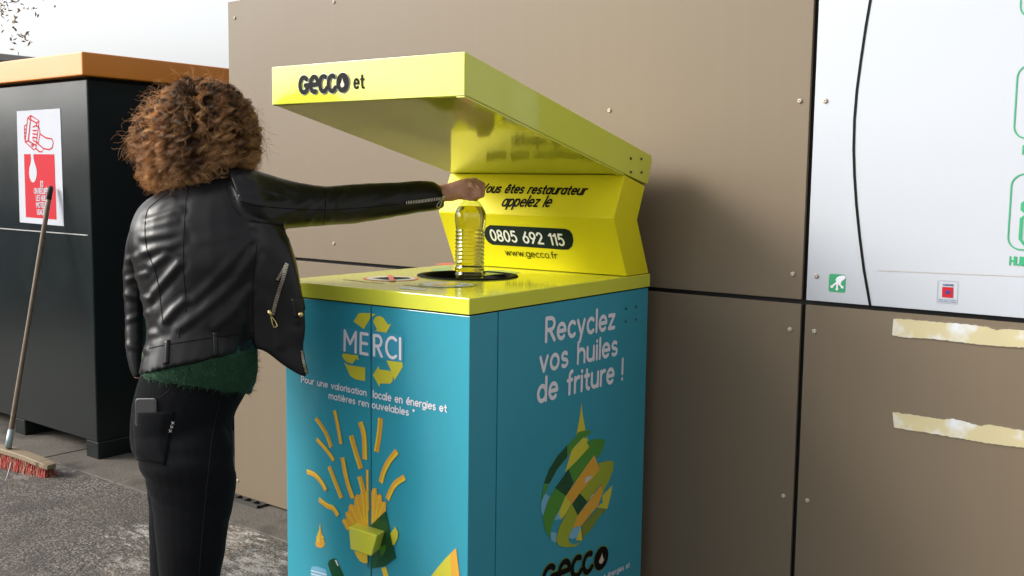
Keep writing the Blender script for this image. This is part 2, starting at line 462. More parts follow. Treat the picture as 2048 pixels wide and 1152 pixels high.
mb = MB(); mb.add([(-600, -600, 0), (600, -600, 0), (600, 600, 0), (-600, 600, 0)], [(0, 1, 2, 3)])
tag(mb.build("ground", ground_material()), kind='structure')
M_CONC = mat("old_concrete", (.085, .074, .061, 1), .85, var=.55, vscale=5, bump=.6, bscale=70, bdist=.006, second=(.042, .034, .027, 1), s2=3.5)
M_CONC2 = mat("old_concrete_dark", (.060, .051, .042, 1), .85, var=.55, vscale=5, bump=.5, bscale=60, bdist=.006)
PADY = 2.52
pad = MB()
xs = [-9, -6.6, -4.95, -4.30, -2.4, 0, 3]
for i in range(len(xs)-1):
    pad.box(xs[i]+.002, xs[i+1]-.002, PADY, PADY+.33, -.05, .006+.002*(i % 2), bev=.003, seg=1)
tag(pad.build("concrete_gutter", M_CONC), kind='structure')
pd2 = MB(); pd2.box(-9, 3, PADY+.335, 9, -.05, .004)
tag(pd2.build("concrete_slab", M_CONC2), kind='structure')

# ------------------------------------------------------------------ clad wall
WY = 2.75
JX, JZ, G = -1.101, 1.097, .0065
PW = Plane((0, WY, 0), (1, 0, 0), (0, 0, 1))
PWF = PW
wall = thing("clad_wall", "brown panelled wall with dark joints and round screws behind the yellow topped collection cabinet", "wall", (-1.1, WY, 0))
mb = MB(); mb.box(-3.66, 3.6, WY+.022, WY+3.2, .03, 2.15)
mb.build("backing", M_DARK, wall)
TOPZ = 2.172
def panel(x0, x1, z0, z1):
    b = MB(); b.box(x0, x1, WY, WY+.012, z0, z1, bev=.0012, seg=1)
    return b.build("panel", M_CLAD, wall)
pa = panel(-3.70, JX-G, JZ+G, TOPZ); pb = panel(-3.70, JX-G, .018, JZ-G)
pc = panel(JX+G, 3.55, .018, JZ-G)
mb = MB(); mb.box(-3.64, 3.6, WY+.014, WY+3.2, 2.16, 2.215, bev=.004, seg=1); mb.build("coping", mat("dark_coping", (.05, .052, .055, 1), .45), wall)
def screw(px, par, pl=None, r=.0062, m=None):
    pl = pl or PW
    u, v = pl.uv((px[0], px[1])); c = pl.pt(u, v)
    b = MB(); b.lathe([(r*1.12, .0002), (r*1.12, .0012), (r, .003), (r*.72, .0046), (r*.30, .0050), (r*.28, .0036), (.0001, .0034)], c, pl.n, n=16)
    return b.build("screw", m or M_SCREW, par)
for p in ((470, 36), (668, 4), (668, 487), (1219, 221), (1600, 202), (1586, 548)): screw(p, pa)
for p in ((1580, 659), (1567, 992), (476, 961)): screw(p, pb)
for p in ((1629, 663), (1615, 1001)): screw(p, pc)

# white sign board filling the panel field right of the joint
board = thing("sign_board", "large white information board with green pictograms and a curved black line", "sign", (JX+G, WY, JZ))
mb = MB(); mb.box(JX+G+.001, 1.4, WY-.001, WY+.012, JZ+G, TOPZ+.5, bev=.001, seg=1)
bd = mb.build("board", M_SIGN, board)
PB = Plane((0, WY-.001, 0), (1, 0, 0), (0, 0, 1))
for p in ((1651, 202), (1633, 552)): screw(p, bd, PB)
cl = [(1743, -30), (1741, 0), (1732, 52), (1722, 120), (1714, 180), (1709, 240), (1707.5, 300), (1709, 350), (1713, 410), (1719, 470), (1728, 540), (1741, 614)]
strokes("curved_line", [cl], PB, 5.5, M_BLACK, board, .0012)
strokes("thin_line", [[(1756, 541), (2048, 553), (2200, 559.5)]], PB, 1.0, M_SCREW, board, .0012)
def rrect(pl, u0, u1, v0, v1, r, n=8):
    pts = []
    for cx, cy, a0 in ((u1-r, v1-r, 0), (u0+r, v1-r, 90), (u0+r, v0+r, 180), (u1-r, v0+r, 270)):
        pts += [(cx+r*cos(radians(a0+90*k/n)), cy+r*sin(radians(a0+90*k/n))) for k in range(n+1)]
    return pts
def ring(name, pl, pts, hw, m, par, off=.0012):
    b = MB(); ribbon(b, pts+[pts[0]], hw, pl.pt, off); return face_out(b.build(name, m, par), pl.n)
# green boxed pictograms at the right edge
for (ptop, pbot, pleft, wd) in (((2048, 135), (2048, 275), (2031, 210), .135), ((2048, 353), (2048, 498), (2019, 430), .135), ((2048, -110), (2048, 34), (2043, -20), .135)):
    v1 = PB.uv(ptop)[1]; v0 = PB.uv(pbot)[1]; u0 = PB.uv(pleft)[0]
    v0 -= .002; v1 += .006
    ring("pictogram_frame", PB, rrect(PB, u0, u0+wd, v0, v1, .030), .0018, M_GREEN, board)
# oil can pictogram inside the lower frame
u0, v0 = PB.uv((2040, 487))
can = [(0, .012), (.008, 0), (.075, 0), (.083, .012), (.083, .066), (.073, .074), (.073, .082), (.083, .09), (.083, .105), (.06, .122), (.022, .122), (0, .105), (0, .09), (.010, .082), (.010, .074), (0, .066)]
b = MB(); q = [(u0+x, v0+y*.93) for x, y in can]; ribbon(b, q+[q[0]], .004, PB.pt, .0012)
ribbon(b, [(u0+.012, v0+.070), (u0+.07, v0+.070)], .0022, PB.pt, .0014); ribbon(b, [(u0+.012, v0+.078), (u0+.07, v0+.078)], .0022, PB.pt, .0014)
face_out(b.build("oil_can_pictogram", M_GREEN, board), PB.n)
ua = PB.uv((2018, 529)); 
def write_uv(s, pl, u, v, h, w, wt_, m, par, **k):
    """lettering from plane coordinates"""
    sp = k.get('sp', .24); mb = MB(); x = 0; kx = w/text_width(s, sp); j = 0
    for ch in s:
        if ch == ' ': x += .3+sp; continue
        for st in GL[ch][1]:
            ribbon(mb, [(u+(x+px)*kx, v+py*h) for px, py in st], wt_*h/2, pl.pt, k.get('off', .0012)+(j % 6)*.00012); j += 1
        x += GL[ch][0]+sp
    return face_out(mb.build(k.get('name', 'lettering'), m, par), pl.n)
write_uv("HUILES", PB, ua[0]+.002, ua[1], .0195, .060, .20, M_GREEN, board, sp=.22)
ub = PB.uv((2045, 308)); write_uv("P", PB, ub[0]+.001, ub[1], .0195, .0085, .20, M_GREEN, board)
# green emblem: hand and arrows
e0 = PB.uv((1657, 583)); e1 = PB.uv((1692, 549.5))
emb = decal("emblem", [rrect(PB, e0[0], e1[0], e0[1], e1[1], .006)], PB, M_GREEN, board, .0008, px=False)
k4 = crop(1620, 520, 6.024)
decal("emblem_hand", [k4(308, 240, 325, 210, 350, 196, 400, 185, 425, 190, 432, 215, 400, 245, 380, 258, 375, 285, 345, 290, 322, 262)], PB, M_WHITE, board, .0014)
strokes("emblem_arrow", [k4(335, 262, 262, 322), k4(330, 285, 328, 345), k4(345, 280, 392, 325)], PB, 3.4, M_WHITE, board, .0018)
decal("emblem_arrow", [k4(250, 300, 252, 338, 290, 330), k4(300, 345, 350, 347, 326, 370), k4(405, 310, 405, 345, 370, 335)], PB, M_WHITE, board, .0016)
# small agency label
a0 = PB.uv((1874, 605)); a1 = PB.uv((1916.5, 563.5))
ring("agency_label_frame", PB, rrect(PB, a0[0], a1[0], a0[1], a1[1], .0012, 2), .0005, mat("grey_line", (.25, .3, .36, 1), .4), board)
rq = decal("agency_red_square", [k4(1594, 323, 1727, 330, 1723, 457, 1591, 446)], PB, M_RED, board, .0012)
M_NB = mat("navy_print", (.015, .03, .16, 1), .4)
decal("agency_globe", [[(p[0], p[1]) for p in k4(*sum([[1661+27*cos(t*pi/5)*(1+.25*(t % 2)), 388+24*sin(t*pi/5)*(1+.2*(t % 3 == 0))] for t in range(10)], []))]], PB, M_NB, board, .0018)
write("ADEME", PB, k4(1604, 307)[0], k4(1727, 314)[0], k4(1604, 288)[0], .30, M_NB, board, sp=.45)
write("Agence de l'Environnement".replace("Environnement", "environnement").replace("Agence", "Agence"), PB, k4(1550, 478)[0], k4(1758, 489)[0], k4(1550, 466)[0], .16, M_NB, board, off=.0012)
write("et de la maîtrise de l'énergie".replace("î", "i"), PB, k4(1550, 500)[0], k4(1758, 513)[0], k4(1550, 488)[0], .16, M_NB, board, off=.0012)

# torn remains of two stuck strips on the lower right panel
M_TAPE = mat("yellowed_glue", (.50, .44, .26, 1), .35, var=.14, vscale=9, bump=.3, bscale=25, second=(.60, .63, .66, 1), s2=9)
M_TAPE2 = mat("torn_edge", (.16, .125, .085, 1), .7, var=.3, vscale=90)
kt = crop(1760, 620, 3.84)
up = kt(105, 68, 200, 70, 300, 78, 400, 88, 520, 96, 640, 105, 750, 118, 840, 132, 890, 152, 960, 145, 1060, 150, 1106, 152)
lo = kt(1106, 288, 1000, 282, 860, 272, 740, 262, 620, 245, 500, 232, 380, 220, 250, 212, 150, 205, 95, 192)
up2 = kt(98, 782, 200, 795, 300, 808, 420, 828, 500, 838, 560, 832, 640, 852, 720, 875, 770, 888, 830, 876, 900, 888, 1000, 905, 1106, 925)
lo2 = kt(1106, 1056, 1000, 1045, 880, 1028, 760, 1012, 620, 985, 500, 965, 380, 945, 250, 925, 110, 900)
for i, (a_, b_) in enumerate(((up, lo), (up2, lo2))):
    def ext(L, rev): 
        u, v = PW.uv(L[-1] if not rev else L[0]); return (u, v)
    U = [tuple(PW.uv(p)) for p in a_]; Lw_ = [tuple(PW.uv(p)) for p in b_]
    rr = random.Random(i)
    for n_ in range(1, 9):
        U.append((U[-1][0]+.06, U[-1][1]+rr.uniform(-.004, .004))); Lw_.insert(0, (Lw_[0][0]+.06, Lw_[0][1]+rr.uniform(-.004, .004)))
    def rough_(P):
        o = []
        for k in range(len(P)-1):
            for q in range(6):
                t = q/6; o.append((P[k][0]*(1-t)+P[k+1][0]*t, P[k][1]*(1-t)+P[k+1][1]*t+(rr.uniform(-.0012, .0012) if q else 0)))
        return o+[P[-1]]
    U = rough_(U); Lw_ = rough_(Lw_)
    c0 = PW.pt(*U[0])
    ts = thing("torn_strip", ("torn pale yellow sticker strip on the brown panel just under the white board" if i == 0 else "torn pale yellow sticker strip with whitish spots, the one farther below the white board"), "sticker remains", tuple(c0), "torn sticker strips on the wall")
    mb = MB(); pl_ = U+Lw_; n_ = len(pl_)
    mb.add([PW.pt(u, v, .0022) for u, v in pl_]+[PW.pt(u, v, .0002) for u, v in pl_], [tuple(range(n_))]+[(k, n_+k, n_+(k+1) % n_, (k+1) % n_) for k in range(n_)])
    mb.build("glue_layer", M_TAPE, ts, fixn=True)
    eb = MB(); ribbon(eb, [(u, v+.0025) for u, v in U], .0028, PW.pt, .0026); ribbon(eb, [(u, v-.0006) for u, v in Lw_], .0009, PW.pt, .0028)
    face_out(eb.build("torn_edge", M_TAPE2, ts), PW.n)

# drain grate by the wall
g0 = on_z(495, 1004, .008)
gr = thing("drain_grate", "small dark iron drain grate at the foot of the brown wall", "drain grate", tuple(g0))
M_IRON = mat("cast_iron", (.05, .047, .043, 1), .6, metal=.4, bump=.3, bscale=80)
mb = MB(); hx, hy = .15, .085; cx, cy = g0[0]-.05, g0[1]+.06
for k in range(6): mb.box(cx-hx+k*.06-.007, cx-hx+k*.06+.007, cy-hy, cy+hy, .003, .018)
for k in range(4): mb.box(cx-hx-.007, cx+hx+.007, cy-hy+k*(2*hy/3)-.008, cy-hy+k*(2*hy/3)+.008, .003, .020)
mb.build("bars", M_IRON, gr)
mb = MB(); mb.box(cx-hx, cx+hx, cy-hy, cy+hy, .0045, .0085); mb.build("pit", M_DARK, gr)

# ------------------------------------------------------------------ collection cabinet
TH = radians(2.5); CO = np.array([-1.517, 1.790])
def CF(r, w, z): return np.array([CO[0]+r*cos(TH)-w*sin(TH), CO[1]+r*sin(TH)+w*cos(TH), z])
CEX = np.array([cos(TH), sin(TH), 0]); CEY = np.array([-sin(TH), cos(TH), 0]); CEZ = np.array([0, 0, 1.0])
cabt = thing("oil_collection_cabinet", "turquoise cooking oil collection cabinet with yellow top and raised yellow hood", "recycling cabinet", tuple(CF(-.34, .44, 0)))
TZ = 1.153; BLZ = 1.1105
mb = MB(); mb.box(-.618, -.008, .1135, .870, .02, 1.105, CF); mb.build("carcass", M_DARK, cabt)
mb = MB(); mb.box(-.600, -.020, .02, .860, .0, .06, CF); mb.build("plinth", M_DARK, cabt)
mb = MB(); mb.box(-.3122, 0, 0, .110, .045, BLZ, CF, bev=.0016, seg=2); doorR = mb.build("door", M_BLUE, cabt)
mb = MB(); mb.box(-.627, -.3158, 0, .110, .045, BLZ, CF, bev=.0016, seg=2); doorL = mb.build("door", M_BLUE, cabt)
mb = MB(); mb.box(-.012, 0, .1145, .878, .045, BLZ, CF, bev=.0014, seg=2); sideR = mb.build("side_panel", M_BLUE, cabt)
mb = MB(); mb.box(-.627, -.615, .1145, .878, .045, BLZ, CF, bev=.0014, seg=2); mb.build("side_panel", M_BLUE, cabt)
mb = MB(); mb.box(-.615, -.012, .868, .878, .045, BLZ, CF); mb.build("back_sheet", M_BLUE, cabt)

# yellow top with its round opening
HC = (-.352, .442); HR = .138
def top_plate():
    b = bmesh.new()
    x0, x1, y0, y1 = -.645, .003, -.006, .8835
    outer = [b.verts.new((x, y, TZ)) for x, y in ((x0, y0), (x1, y0), (x1, y1), (x0, y1))]
    n = 64
    inner = [b.verts.new((HC[0]+HR*cos(2*pi*k/n), HC[1]+HR*sin(2*pi*k/n), TZ)) for k in range(n)]
    ed = [b.edges.new((outer[i], outer[(i+1) % 4])) for i in range(4)]+[b.edges.new((inner[i], inner[(i+1) % n])) for i in range(n)]
    bmesh.ops.triangle_fill(b, edges=ed, use_beauty=True)
    for f in list(b.faces):
        c = f.calc_center_median()
        if hypot(c.x-HC[0], c.y-HC[1]) < HR*.97: b.faces.remove(f)
    b.normal_update()
    for f in b.faces:
        if f.normal.z < 0: f.normal_flip()
    rim = [e for e in b.edges if len(e.link_faces) == 1]
    r = bmesh.ops.extrude_edge_only(b, edges=rim)
    for v in [g for g in r['geom'] if isinstance(g, bmesh.types.BMVert)]: v.co.z -= .038
    bmesh.ops.recalc_face_normals(b, faces=list(b.faces))
    oe = [e for e in b.edges if all(abs(v.co.z-TZ) < 1e-6 for v in e.verts) and all(any(abs(v.co.x-q) < 1e-6 for q in (x0, x1)) or any(abs(v.co.y-q) < 1e-6 for q in (y0, y1)) for v in e.verts) and not e.is_boundary and len(e.link_faces) == 2 and abs(e.link_faces[0].normal.dot(e.link_faces[1].normal)) < .5]
    oe += [e for e in b.edges if abs(e.verts[0].co.z-e.verts[1].co.z) > .03 and hypot(e.verts[0].co.x-HC[0], e.verts[0].co.y-HC[1]) > HR+.02]
    bmesh.ops.bevel(b, geom=oe, offset=.0022, segments=2, profile=.5, affect='EDGES')
    for v in b.verts: v.co = Vector(CF(*v.co))
    return b
mb = MB(); mb.bm(top_plate()); topo = mb.build("countertop", M_YEL, cabt)
hc = CF(HC[0], HC[1], TZ)
mb = MB(); mb.lathe([(HR-.012, -.10), (HR-.012, .0), (HR-.010, .0035), (HR-.002, .0045), (HR+.006, .0035), (HR+.0075, .0006)], hc, n=64); mb.build("opening_rim", M_BLACK, cabt)
mb = MB(); mb.lathe([(HR-.0125, -.098), (HR-.03, -.45), (.001, -.45)], hc, n=40); mb.build("funnel", M_DARK, cabt)

# zigzag back panel and hood, both bent sheet: real profiles swept across the width
bp_prof = [(.718, 1.4475), (.660, 1.325), (.744, 1.1545), (.880, 1.1545), (.799, 1.317), (.842, 1.4155)]
mb = MB(); mb.prism(bp_prof, lambda w, z: CF(-.642, w, z), lambda w, z: CF(-.0008, w, z), bev=.002, seg=1); backp = mb.build("back_panel", M_YEL_IN, cabt, fixn=True)
hd_prof = [(-.028, 1.712), (-.028, 1.616), (.722, 1.4485), (.856, 1.4205), (.880, 1.487), (.876, 1.507)]
mb = MB(); mb.prism(hd_prof, lambda w, z: CF(-.638, w, z), lambda w, z: CF(.0006, w, z), bev=.0022, seg=2); hood = mb.build("hood", M_YEL, cabt, fixn=True)
mb = MB()
def hl(w): return 1.616+(1.4485-1.616)*(w+.028)/.75
mb.prism([(-.026, hl(-.026)-.0006), (-.026, hl(-.026)-.0045), (.715, hl(.715)-.0045), (.715, hl(.715)-.0006)], lambda w, z: CF(-.024, w, z), lambda w, z: CF(-.001, w, z)); mb.build("hood_lip", M_YEL, cabt, fixn=True)
mb = MB()
mb.prism([(-.0285, 1.622), (-.0285, 1.6155), (-.020, 1.6125), (-.020, 1.6145)], lambda w, z: CF(-.637, w, z), lambda w, z: CF(0, w, z)); mb.build("hood_lip", M_YEL, cabt, fixn=True)

PF = Plane(CF(0, 0, 0), CEX, CEZ)                               # doors
PS = Plane(CF(0, 0, 0), CEY, CEZ)                               # side
PH = Plane(CF(0, -.028, 0), CEX, CEZ)                           # hood front
PHS = Plane(CF(.0006, 0, 0), CEY, CEZ)
PT = Plane(CF(0, 0, TZ), CEX, CEY)                              # top
PBU = Plane(CF(0, .718, 1.4475), CEX, CF(0, .718, 1.4475)-CF(0, .660, 1.325))
PBL = Plane(CF(0, .660, 1.325), CEX, CF(0, .660, 1.325)-CF(0, .744, 1.1545))
M_RIVET = mat("rivet", (.10, .10, .05, 1), .3, metal=.6)
for p in ((1261, 317), (1282, 317.5), (1261, 344), (1282, 344.5)): screw(p, hood, PHS, .0036, M_RIVET).name = "rivet"
M_RIVB = mat("blue_rivet", (.03, .10, .13, 1), .3, metal=.5)
for p in ((1251.5, 617), (1271.5, 613), (1251, 642.5), (1271, 638.5)): screw(p, sideR, PS, .0034, M_RIVB).name = "rivet"

c1 = crop(560, 560, 3.84); c2 = crop(560, 800, 3.2725); c3 = crop(930, 580, 4.113); c4 = crop(930, 780, 3.097); c5 = crop(520, 90, 4.267); c6 = crop(860, 200, 2.8804); c7 = crop(580, 480, 4.267)
# --- doors
L_, R_ = doorL, doorR
decal("recycling_arrow", [c1(566, 318, 605, 257, 630, 252, 696, 255, 696, 290, 645, 377), c1(480, 572, 490, 563, 590, 578, 597, 574, 608, 617, 585, 605, 558, 642, 525, 635, 497, 615, 483, 592), c1(494, 632, 525, 652, 560, 658, 655, 672, 655, 775, 590, 765, 562, 750, 540, 735)], PF, M_LIME2, L_, .0008)
decal("recycling_arrow", [c1(716, 318, 735, 285, 765, 274, 795, 290, 832, 345, 856, 335, 818, 405, 730, 390, 748, 380), c1(710, 258, 737, 262, 710, 282), c1(715, 730, 760, 658, 765, 687, 840, 695, 862, 710, 868, 740, 866, 775, 850, 795, 770, 795, 765, 820), c1(820, 617, 940, 632, 945, 665, 880, 772, 865, 725)], PF, M_LIME2, R_, .0008)
decal("sticker", [c1(463, 357, 697, 390, 697, 597, 460, 545)], PF, M_BLUE_L, L_, .0014)
decal("sticker", [c1(708, 392, 952, 425, 948, 632, 708, 598)], PF, M_BLUE_L, R_, .0014)
write("ME", PF, c1(500, 539)[0], c1(676, 570)[0], c1(500, 388)[0], .155, M_WHITE, L_, off=.002, sp=.38)
write("RCI", PF, c1(727, 577)[0], c1(928, 605)[0], c1(727, 424)[0], .155, M_WHITE, R_, off=.002, sp=.38)
write("Pour une valorisation", PF, c1(166, 782)[0], c1(664, 888)[0], c1(166, 738)[0], .20, M_WHITE, L_)
write("locale en énergies et", PF, c1(718, 901)[0], c1(1280, 1014)[0], c1(718, 847)[0], .185, M_WHITE, R_)
write("matières ren", PF, c1(378, 908)[0], c1(682, 975)[0], c1(378, 862)[0], .19, M_WHITE, L_)
write('ouvelables "', PF, c1(710, 980)[0], c1(1032, 1048)[0], c1(710, 930)[0], .19, M_WHITE, R_)
fries = [((237, 118, 275, 170, 310, 230, 338, 308), 7.5), ((358, 68, 378, 160, 400, 288), 8), ((527, 143, 552, 235, 557, 388), 11.5), ((468, 232, 495, 330, 533, 448), 10.5), ((242, 256, 300, 320, 355, 395), 8), ((178, 467, 230, 490, 268, 530, 303, 590), 9.5), ((325, 435, 358, 520, 405, 640), 8.5), ((412, 375, 428, 470, 450, 560, 480, 642), 10), ((258, 650, 310, 690, 350, 708, 382, 755), 9.5), ((524, 498, 545, 580, 570, 690), 11), ((575, 455, 575, 560, 580, 720), 6)]
friesR = [((660, 118, 652, 220, 633, 338), 10), ((768, 335, 715, 400, 680, 470, 662, 540), 10.5), ((818, 505, 760, 545, 725, 600, 705, 650), 10)]
def smooth_line(p, n=10):
    p = [np.array(q) for q in p]; o = []
    for i in range(len(p)-1):
        a0, a1, a2, a3 = p[max(i-1, 0)], p[i], p[i+1], p[min(i+2, len(p)-1)]
        for k in range(n):
            t = k/n; o.append(tuple(.5*((2*a1)+(a2-a0)*t+(2*a0-5*a1+4*a2-a3)*t*t+(3*a1-a0-3*a2+a3)*t**3)))
    return o+[tuple(p[-1])]
def fry(lst, par):
    A = MB(); B = MB()
    for k, (cs, w) in enumerate(lst):
        pts = [PF.uv(p) for p in smooth_line(c2(*cs))]
        hw = w*.00150/2
        def strip(mbx, lo_, hi_, of):
            n = len(pts); vs = []
            for i in range(n):
                t = np.array(pts[min(i+1, n-1)])-np.array(pts[max(i-1, 0)]); t /= np.linalg.norm(t); nn = np.array([-t[1], t[0]])
                vs += [PF.pt(*(pts[i]+nn*lo_), of), PF.pt(*(pts[i]+nn*hi_), of)]
            mbx.add(vs, [(2*i, 2*i+1, 2*i+3, 2*i+2) for i in range(n-1)])
        sg = 1 if k % 3 else -1
        strip(A, -hw, hw, .0008+.0001*k); strip(B, min(sg*hw*.15, sg*hw*.98), max(sg*hw*.15, sg*hw*.98), .0024)
        face_out(A.build("flying_fry", M_FRY, par), PF.n); face_out(B.build("fry_highlight", M_FRYL, par), PF.n); A = MB(); B = MB()
fry(fries, L_); fry(friesR, R_)
massL = c2(410, 790, 425, 772, 440, 785, 432, 735, 452, 725, 455, 690, 470, 678, 490, 690, 492, 640, 505, 615, 525, 622, 535, 600, 560, 605, 584, 590, 584, 860, 440, 850)
massR = c2(602, 600, 612, 575, 636, 575, 640, 625, 655, 612, 672, 625, 672, 665, 700, 665, 697, 730, 602, 820)
decal("fries_portion", [massL], PF, M_FRY, L_, .0026); decal("fries_portion", [massR], PF, M_FRY, R_, .0026)
strokes("fry_highlights", [c2(x0, y0, x1, y1) for x0, y0, x1, y1 in ((425, 790, 450, 835), (450, 745, 490, 810), (470, 700, 520, 800), (505, 640, 545, 790), (545, 615, 562, 790), (575, 600, 577, 800))], PF, 3.0, M_FRYL, L_, .003)
strokes("fry_highlights", [c2(x0, y0, x1, y1) for x0, y0, x1, y1 in ((622, 590, 612, 790), (655, 630, 630, 770), (685, 680, 650, 760))], PF, 3.0, M_FRYL, R_, .003)
decal("fries_carton", [c2(604, 815, 696, 725, 762, 1030, 690, 1085, 604, 1100)], PF, M_DGREEN, R_, .0036)
decal("fries_carton", [c2(578, 1010, 585, 1010, 585, 1100, 580, 1092)], PF, M_DGREEN, L_, .0036)
decal("lemon", [c2(726, 872, 752, 840, 762, 825, 766, 842, 778, 862, 774, 905, 752, 948, 740, 948)], PF, M_LIME2, R_, .003)
decal("leaf", [c2(655, 960, 700, 944, 698, 980, 680, 1016, 665, 1010)], PF, M_MGREEN, R_, .0042)
decal("green_fold", [c2(604, 1035, 640, 1020, 690, 1018, 650, 1040, 630, 1095, 604, 1098)], PF, mat("mid_dark_green", (.01, .11, .04, 1), .3), R_, .0042)
decal("potato", [c2(490, 985, 584, 1010, 584, 1062, 560, 1068, 530, 1055, 505, 1020)], PF, M_FRYL, L_, .003)
decal("stalk", [c2(664, 1100, 694, 1090, 740, 1250, 706, 1250)], PF, M_FRYL, R_, .0008)
def drop(cx, top, bot, rw):
    pts = []; h = bot-top; cy = bot-rw
    for k in range(0, 25):
        t = -200+220*k/24+0
    L0 = [(cx, top)]
    for k in range(1, 8):
        t = k/8; L0.append((cx+rw*t**1.6, top+(cy-top)*t))
    arc_ = [(cx+rw*cos(radians(a)), cy+rw*sin(radians(a))) for a in range(0, 181, 12)]
    Rr = [(2*cx-x, y) for x, y in L0[::-1][:-1]]
    return L0+arc_+Rr
dd = drop(264, 800, 968, 32)
decal("oil_drop", [c2(*sum([list(p) for p in dd], []))], PF, M_FRY, L_, .0008)
decal("oil_drop_highlight", [c2(270, 892, 285, 887, 292, 900, 278, 906), c2(272, 920, 282, 910, 288, 925, 280, 930), c2(258, 850, 264, 810, 268, 850, 262, 930, 246, 930, 240, 900)], PF, M_FRYL, L_, .0014)
decal("printed_flask", [c2(204, 1100, 215, 1088, 250, 1090, 300, 1108, 308, 1130, 312, 1300, 204, 1300)], PF, M_LBLUE, L_, .0008)
decal("flask_neck", [c2(204, 1112, 308, 1140, 308, 1146, 204, 1118), c2(204, 1132, 308, 1160, 308, 1166, 204, 1138)], PF, M_WHITE, L_, .0014)
decal("printed_bottle", [c2(314, 1075, 322, 1050, 355, 1034, 372, 1042, 424, 1160, 480, 1300, 400, 1300, 345, 1165)], PF, M_DGREEN, L_, .0008)
decal("bottle_shine", [c2(360, 1045, 372, 1048, 386, 1085, 378, 1084)], PF, M_WHITE, L_, .0014)
decal("funnel_shape", [c2(984, 1160, 1030, 1100, 1090, 1030, 1155, 968, 1185, 1220, 930, 1240)], PF, M_LIME2, R_, .0008)
decal("funnel_stripe", [c2(1116, 1004, 1155, 968, 1186, 1225, 1128, 1225)], PF, M_FRY, R_, .0014)
# latch box straddling the two doors
PLF = Plane(CF(0, -.052, 0), CEX, CEZ)
fq = [PLF.pt(*PLF.uv(p)) for p in c2(447, 828, 634, 886, 597, 1024, 461, 979)]
bq = [PF.pt(*PF.uv(p), .0006) for p in c2(502, 799, 690, 856)]
dz = fq[0][2]-fq[3][2]
b = bmesh.new()
allv = fq+bq+[bq[0]+np.array([0, 0, -dz*.9])+CEX*.012, bq[1]+np.array([0, 0, -dz*.9])-CEX*.018]
for p in allv: b.verts.new(Vector(p))
bmesh.ops.convex_hull(b, input=list(b.verts))
bmesh.ops.dissolve_limit(b, angle_limit=radians(12), verts=list(b.verts), edges=list(b.edges))
bmesh.ops.recalc_face_normals(b, faces=list(b.faces))
bmesh.ops.bevel(b, geom=list(b.edges), offset=.003, segments=2, profile=.5, affect='EDGES')
mb = MB(); mb.bm(b); latch = mb.build("latch_box", M_YEL, cabt)

# --- right side
write("Recyclez", PS, c3(664, 421)[0], c3(1224, 311)[0], c3(664, 236)[0], .19, M_WHITE, sideR)
write("vos huiles", PS, c3(616, 672)[0], c3(1245, 528)[0], c3(616, 497)[0], .19, M_WHITE, sideR)
write("de friture !", PS, c3(598, 921)[0], c3(1290, 735)[0], c3(598, 735)[0], .19, M_WHITE, sideR)
BANDS = [
 (M_LIME2, (719, 80, 727, 150, 745, 250, 720, 262, 692, 290, 690, 270, 712, 150)),
 (M_DGREEN, (487, 577, 520, 490, 570, 410, 631, 343, 631, 415, 570, 490, 520, 582)),
 (M_MGREEN, (631, 345, 690, 285, 697, 262, 745, 248, 786, 252, 765, 278, 735, 292, 690, 330, 631, 415)),
 (M_MGREEN, (470, 690, 487, 577, 515, 585, 495, 640)),
 (M_LIME2, (617, 510, 660, 370, 733, 292, 745, 300, 752, 288, 762, 315, 752, 322, 770, 352, 690, 440)),
 (M_MGREEN, (640, 490, 700, 430, 770, 350, 757, 317, 800, 303, 850, 303, 868, 320, 840, 390, 820, 420, 800, 403, 700, 540, 670, 575)),
 (M_DGREEN, (557, 607, 638, 492, 670, 576, 624, 657)),
 (M_MGREEN, (480, 790, 510, 690, 557, 607, 622, 655, 590, 720, 550, 800, 528, 870, 525, 922, 495, 870)),
 (M_LBLUE, (470, 690, 495, 640, 522, 660, 505, 700, 480, 782, 467, 740)),
 (M_FRY, (622, 655, 700, 540, 797, 403, 832, 490, 740, 600, 707, 640, 660, 705)),
 (M_OLIVE, (740, 600, 832, 490, 822, 455, 880, 437, 917, 440, 915, 490, 890, 560, 850, 640, 840, 580, 755, 690, 708, 640)),
 (M_LIME2, (573, 770, 622, 655, 660, 705, 620, 770, 592, 804)),
 (M_DGREEN, (660, 710, 707, 640, 755, 690, 695, 778)),
 (M_OLIVE, (560, 930, 580, 850, 620, 770, 660, 705, 695, 778, 665, 852, 640, 910, 640, 940, 670, 958, 725, 935, 680, 968, 620, 974, 580, 965)),
 (M_FRY, (665, 853, 695, 778, 845, 580, 850, 635, 825, 710, 720, 840)),
 (M_LIME2, (848, 655, 911, 590, 905, 640, 880, 736, 815, 728, 852, 695)),
 (M_OLIVED, (720, 842, 822, 732, 862, 735, 780, 860, 735, 905, 727, 930)),
 (M_LBLUE, (640, 910, 665, 855, 716, 842, 692, 912, 660, 925)),
 (M_LIME2, (686, 930, 690, 905, 716, 845, 726, 932)),
 (M_LBLUE, (527, 880, 566, 882, 560, 948, 530, 930)),
 (M_LBLUE, (549, 805, 573, 757, 592, 800)),
 (M_OLIVED, (852, 738, 868, 735, 857, 776)),
 (M_PALE, (737, 580, 742, 545, 762, 532, 790, 536)),
 (M_PALE, (765, 680, 780, 650, 800, 640)),
]
for mm in {id(b_[0]): b_[0] for b_ in BANDS}.values():
    decal("drop_emblem_band", [c4(*cs) for m_, cs in BANDS if m_ is mm], PS, mm, sideR, .0008+.0002*[M_LIME2, M_DGREEN, M_MGREEN, M_LBLUE, M_FRY, M_OLIVE, M_OLIVED, M_PALE].index(mm))
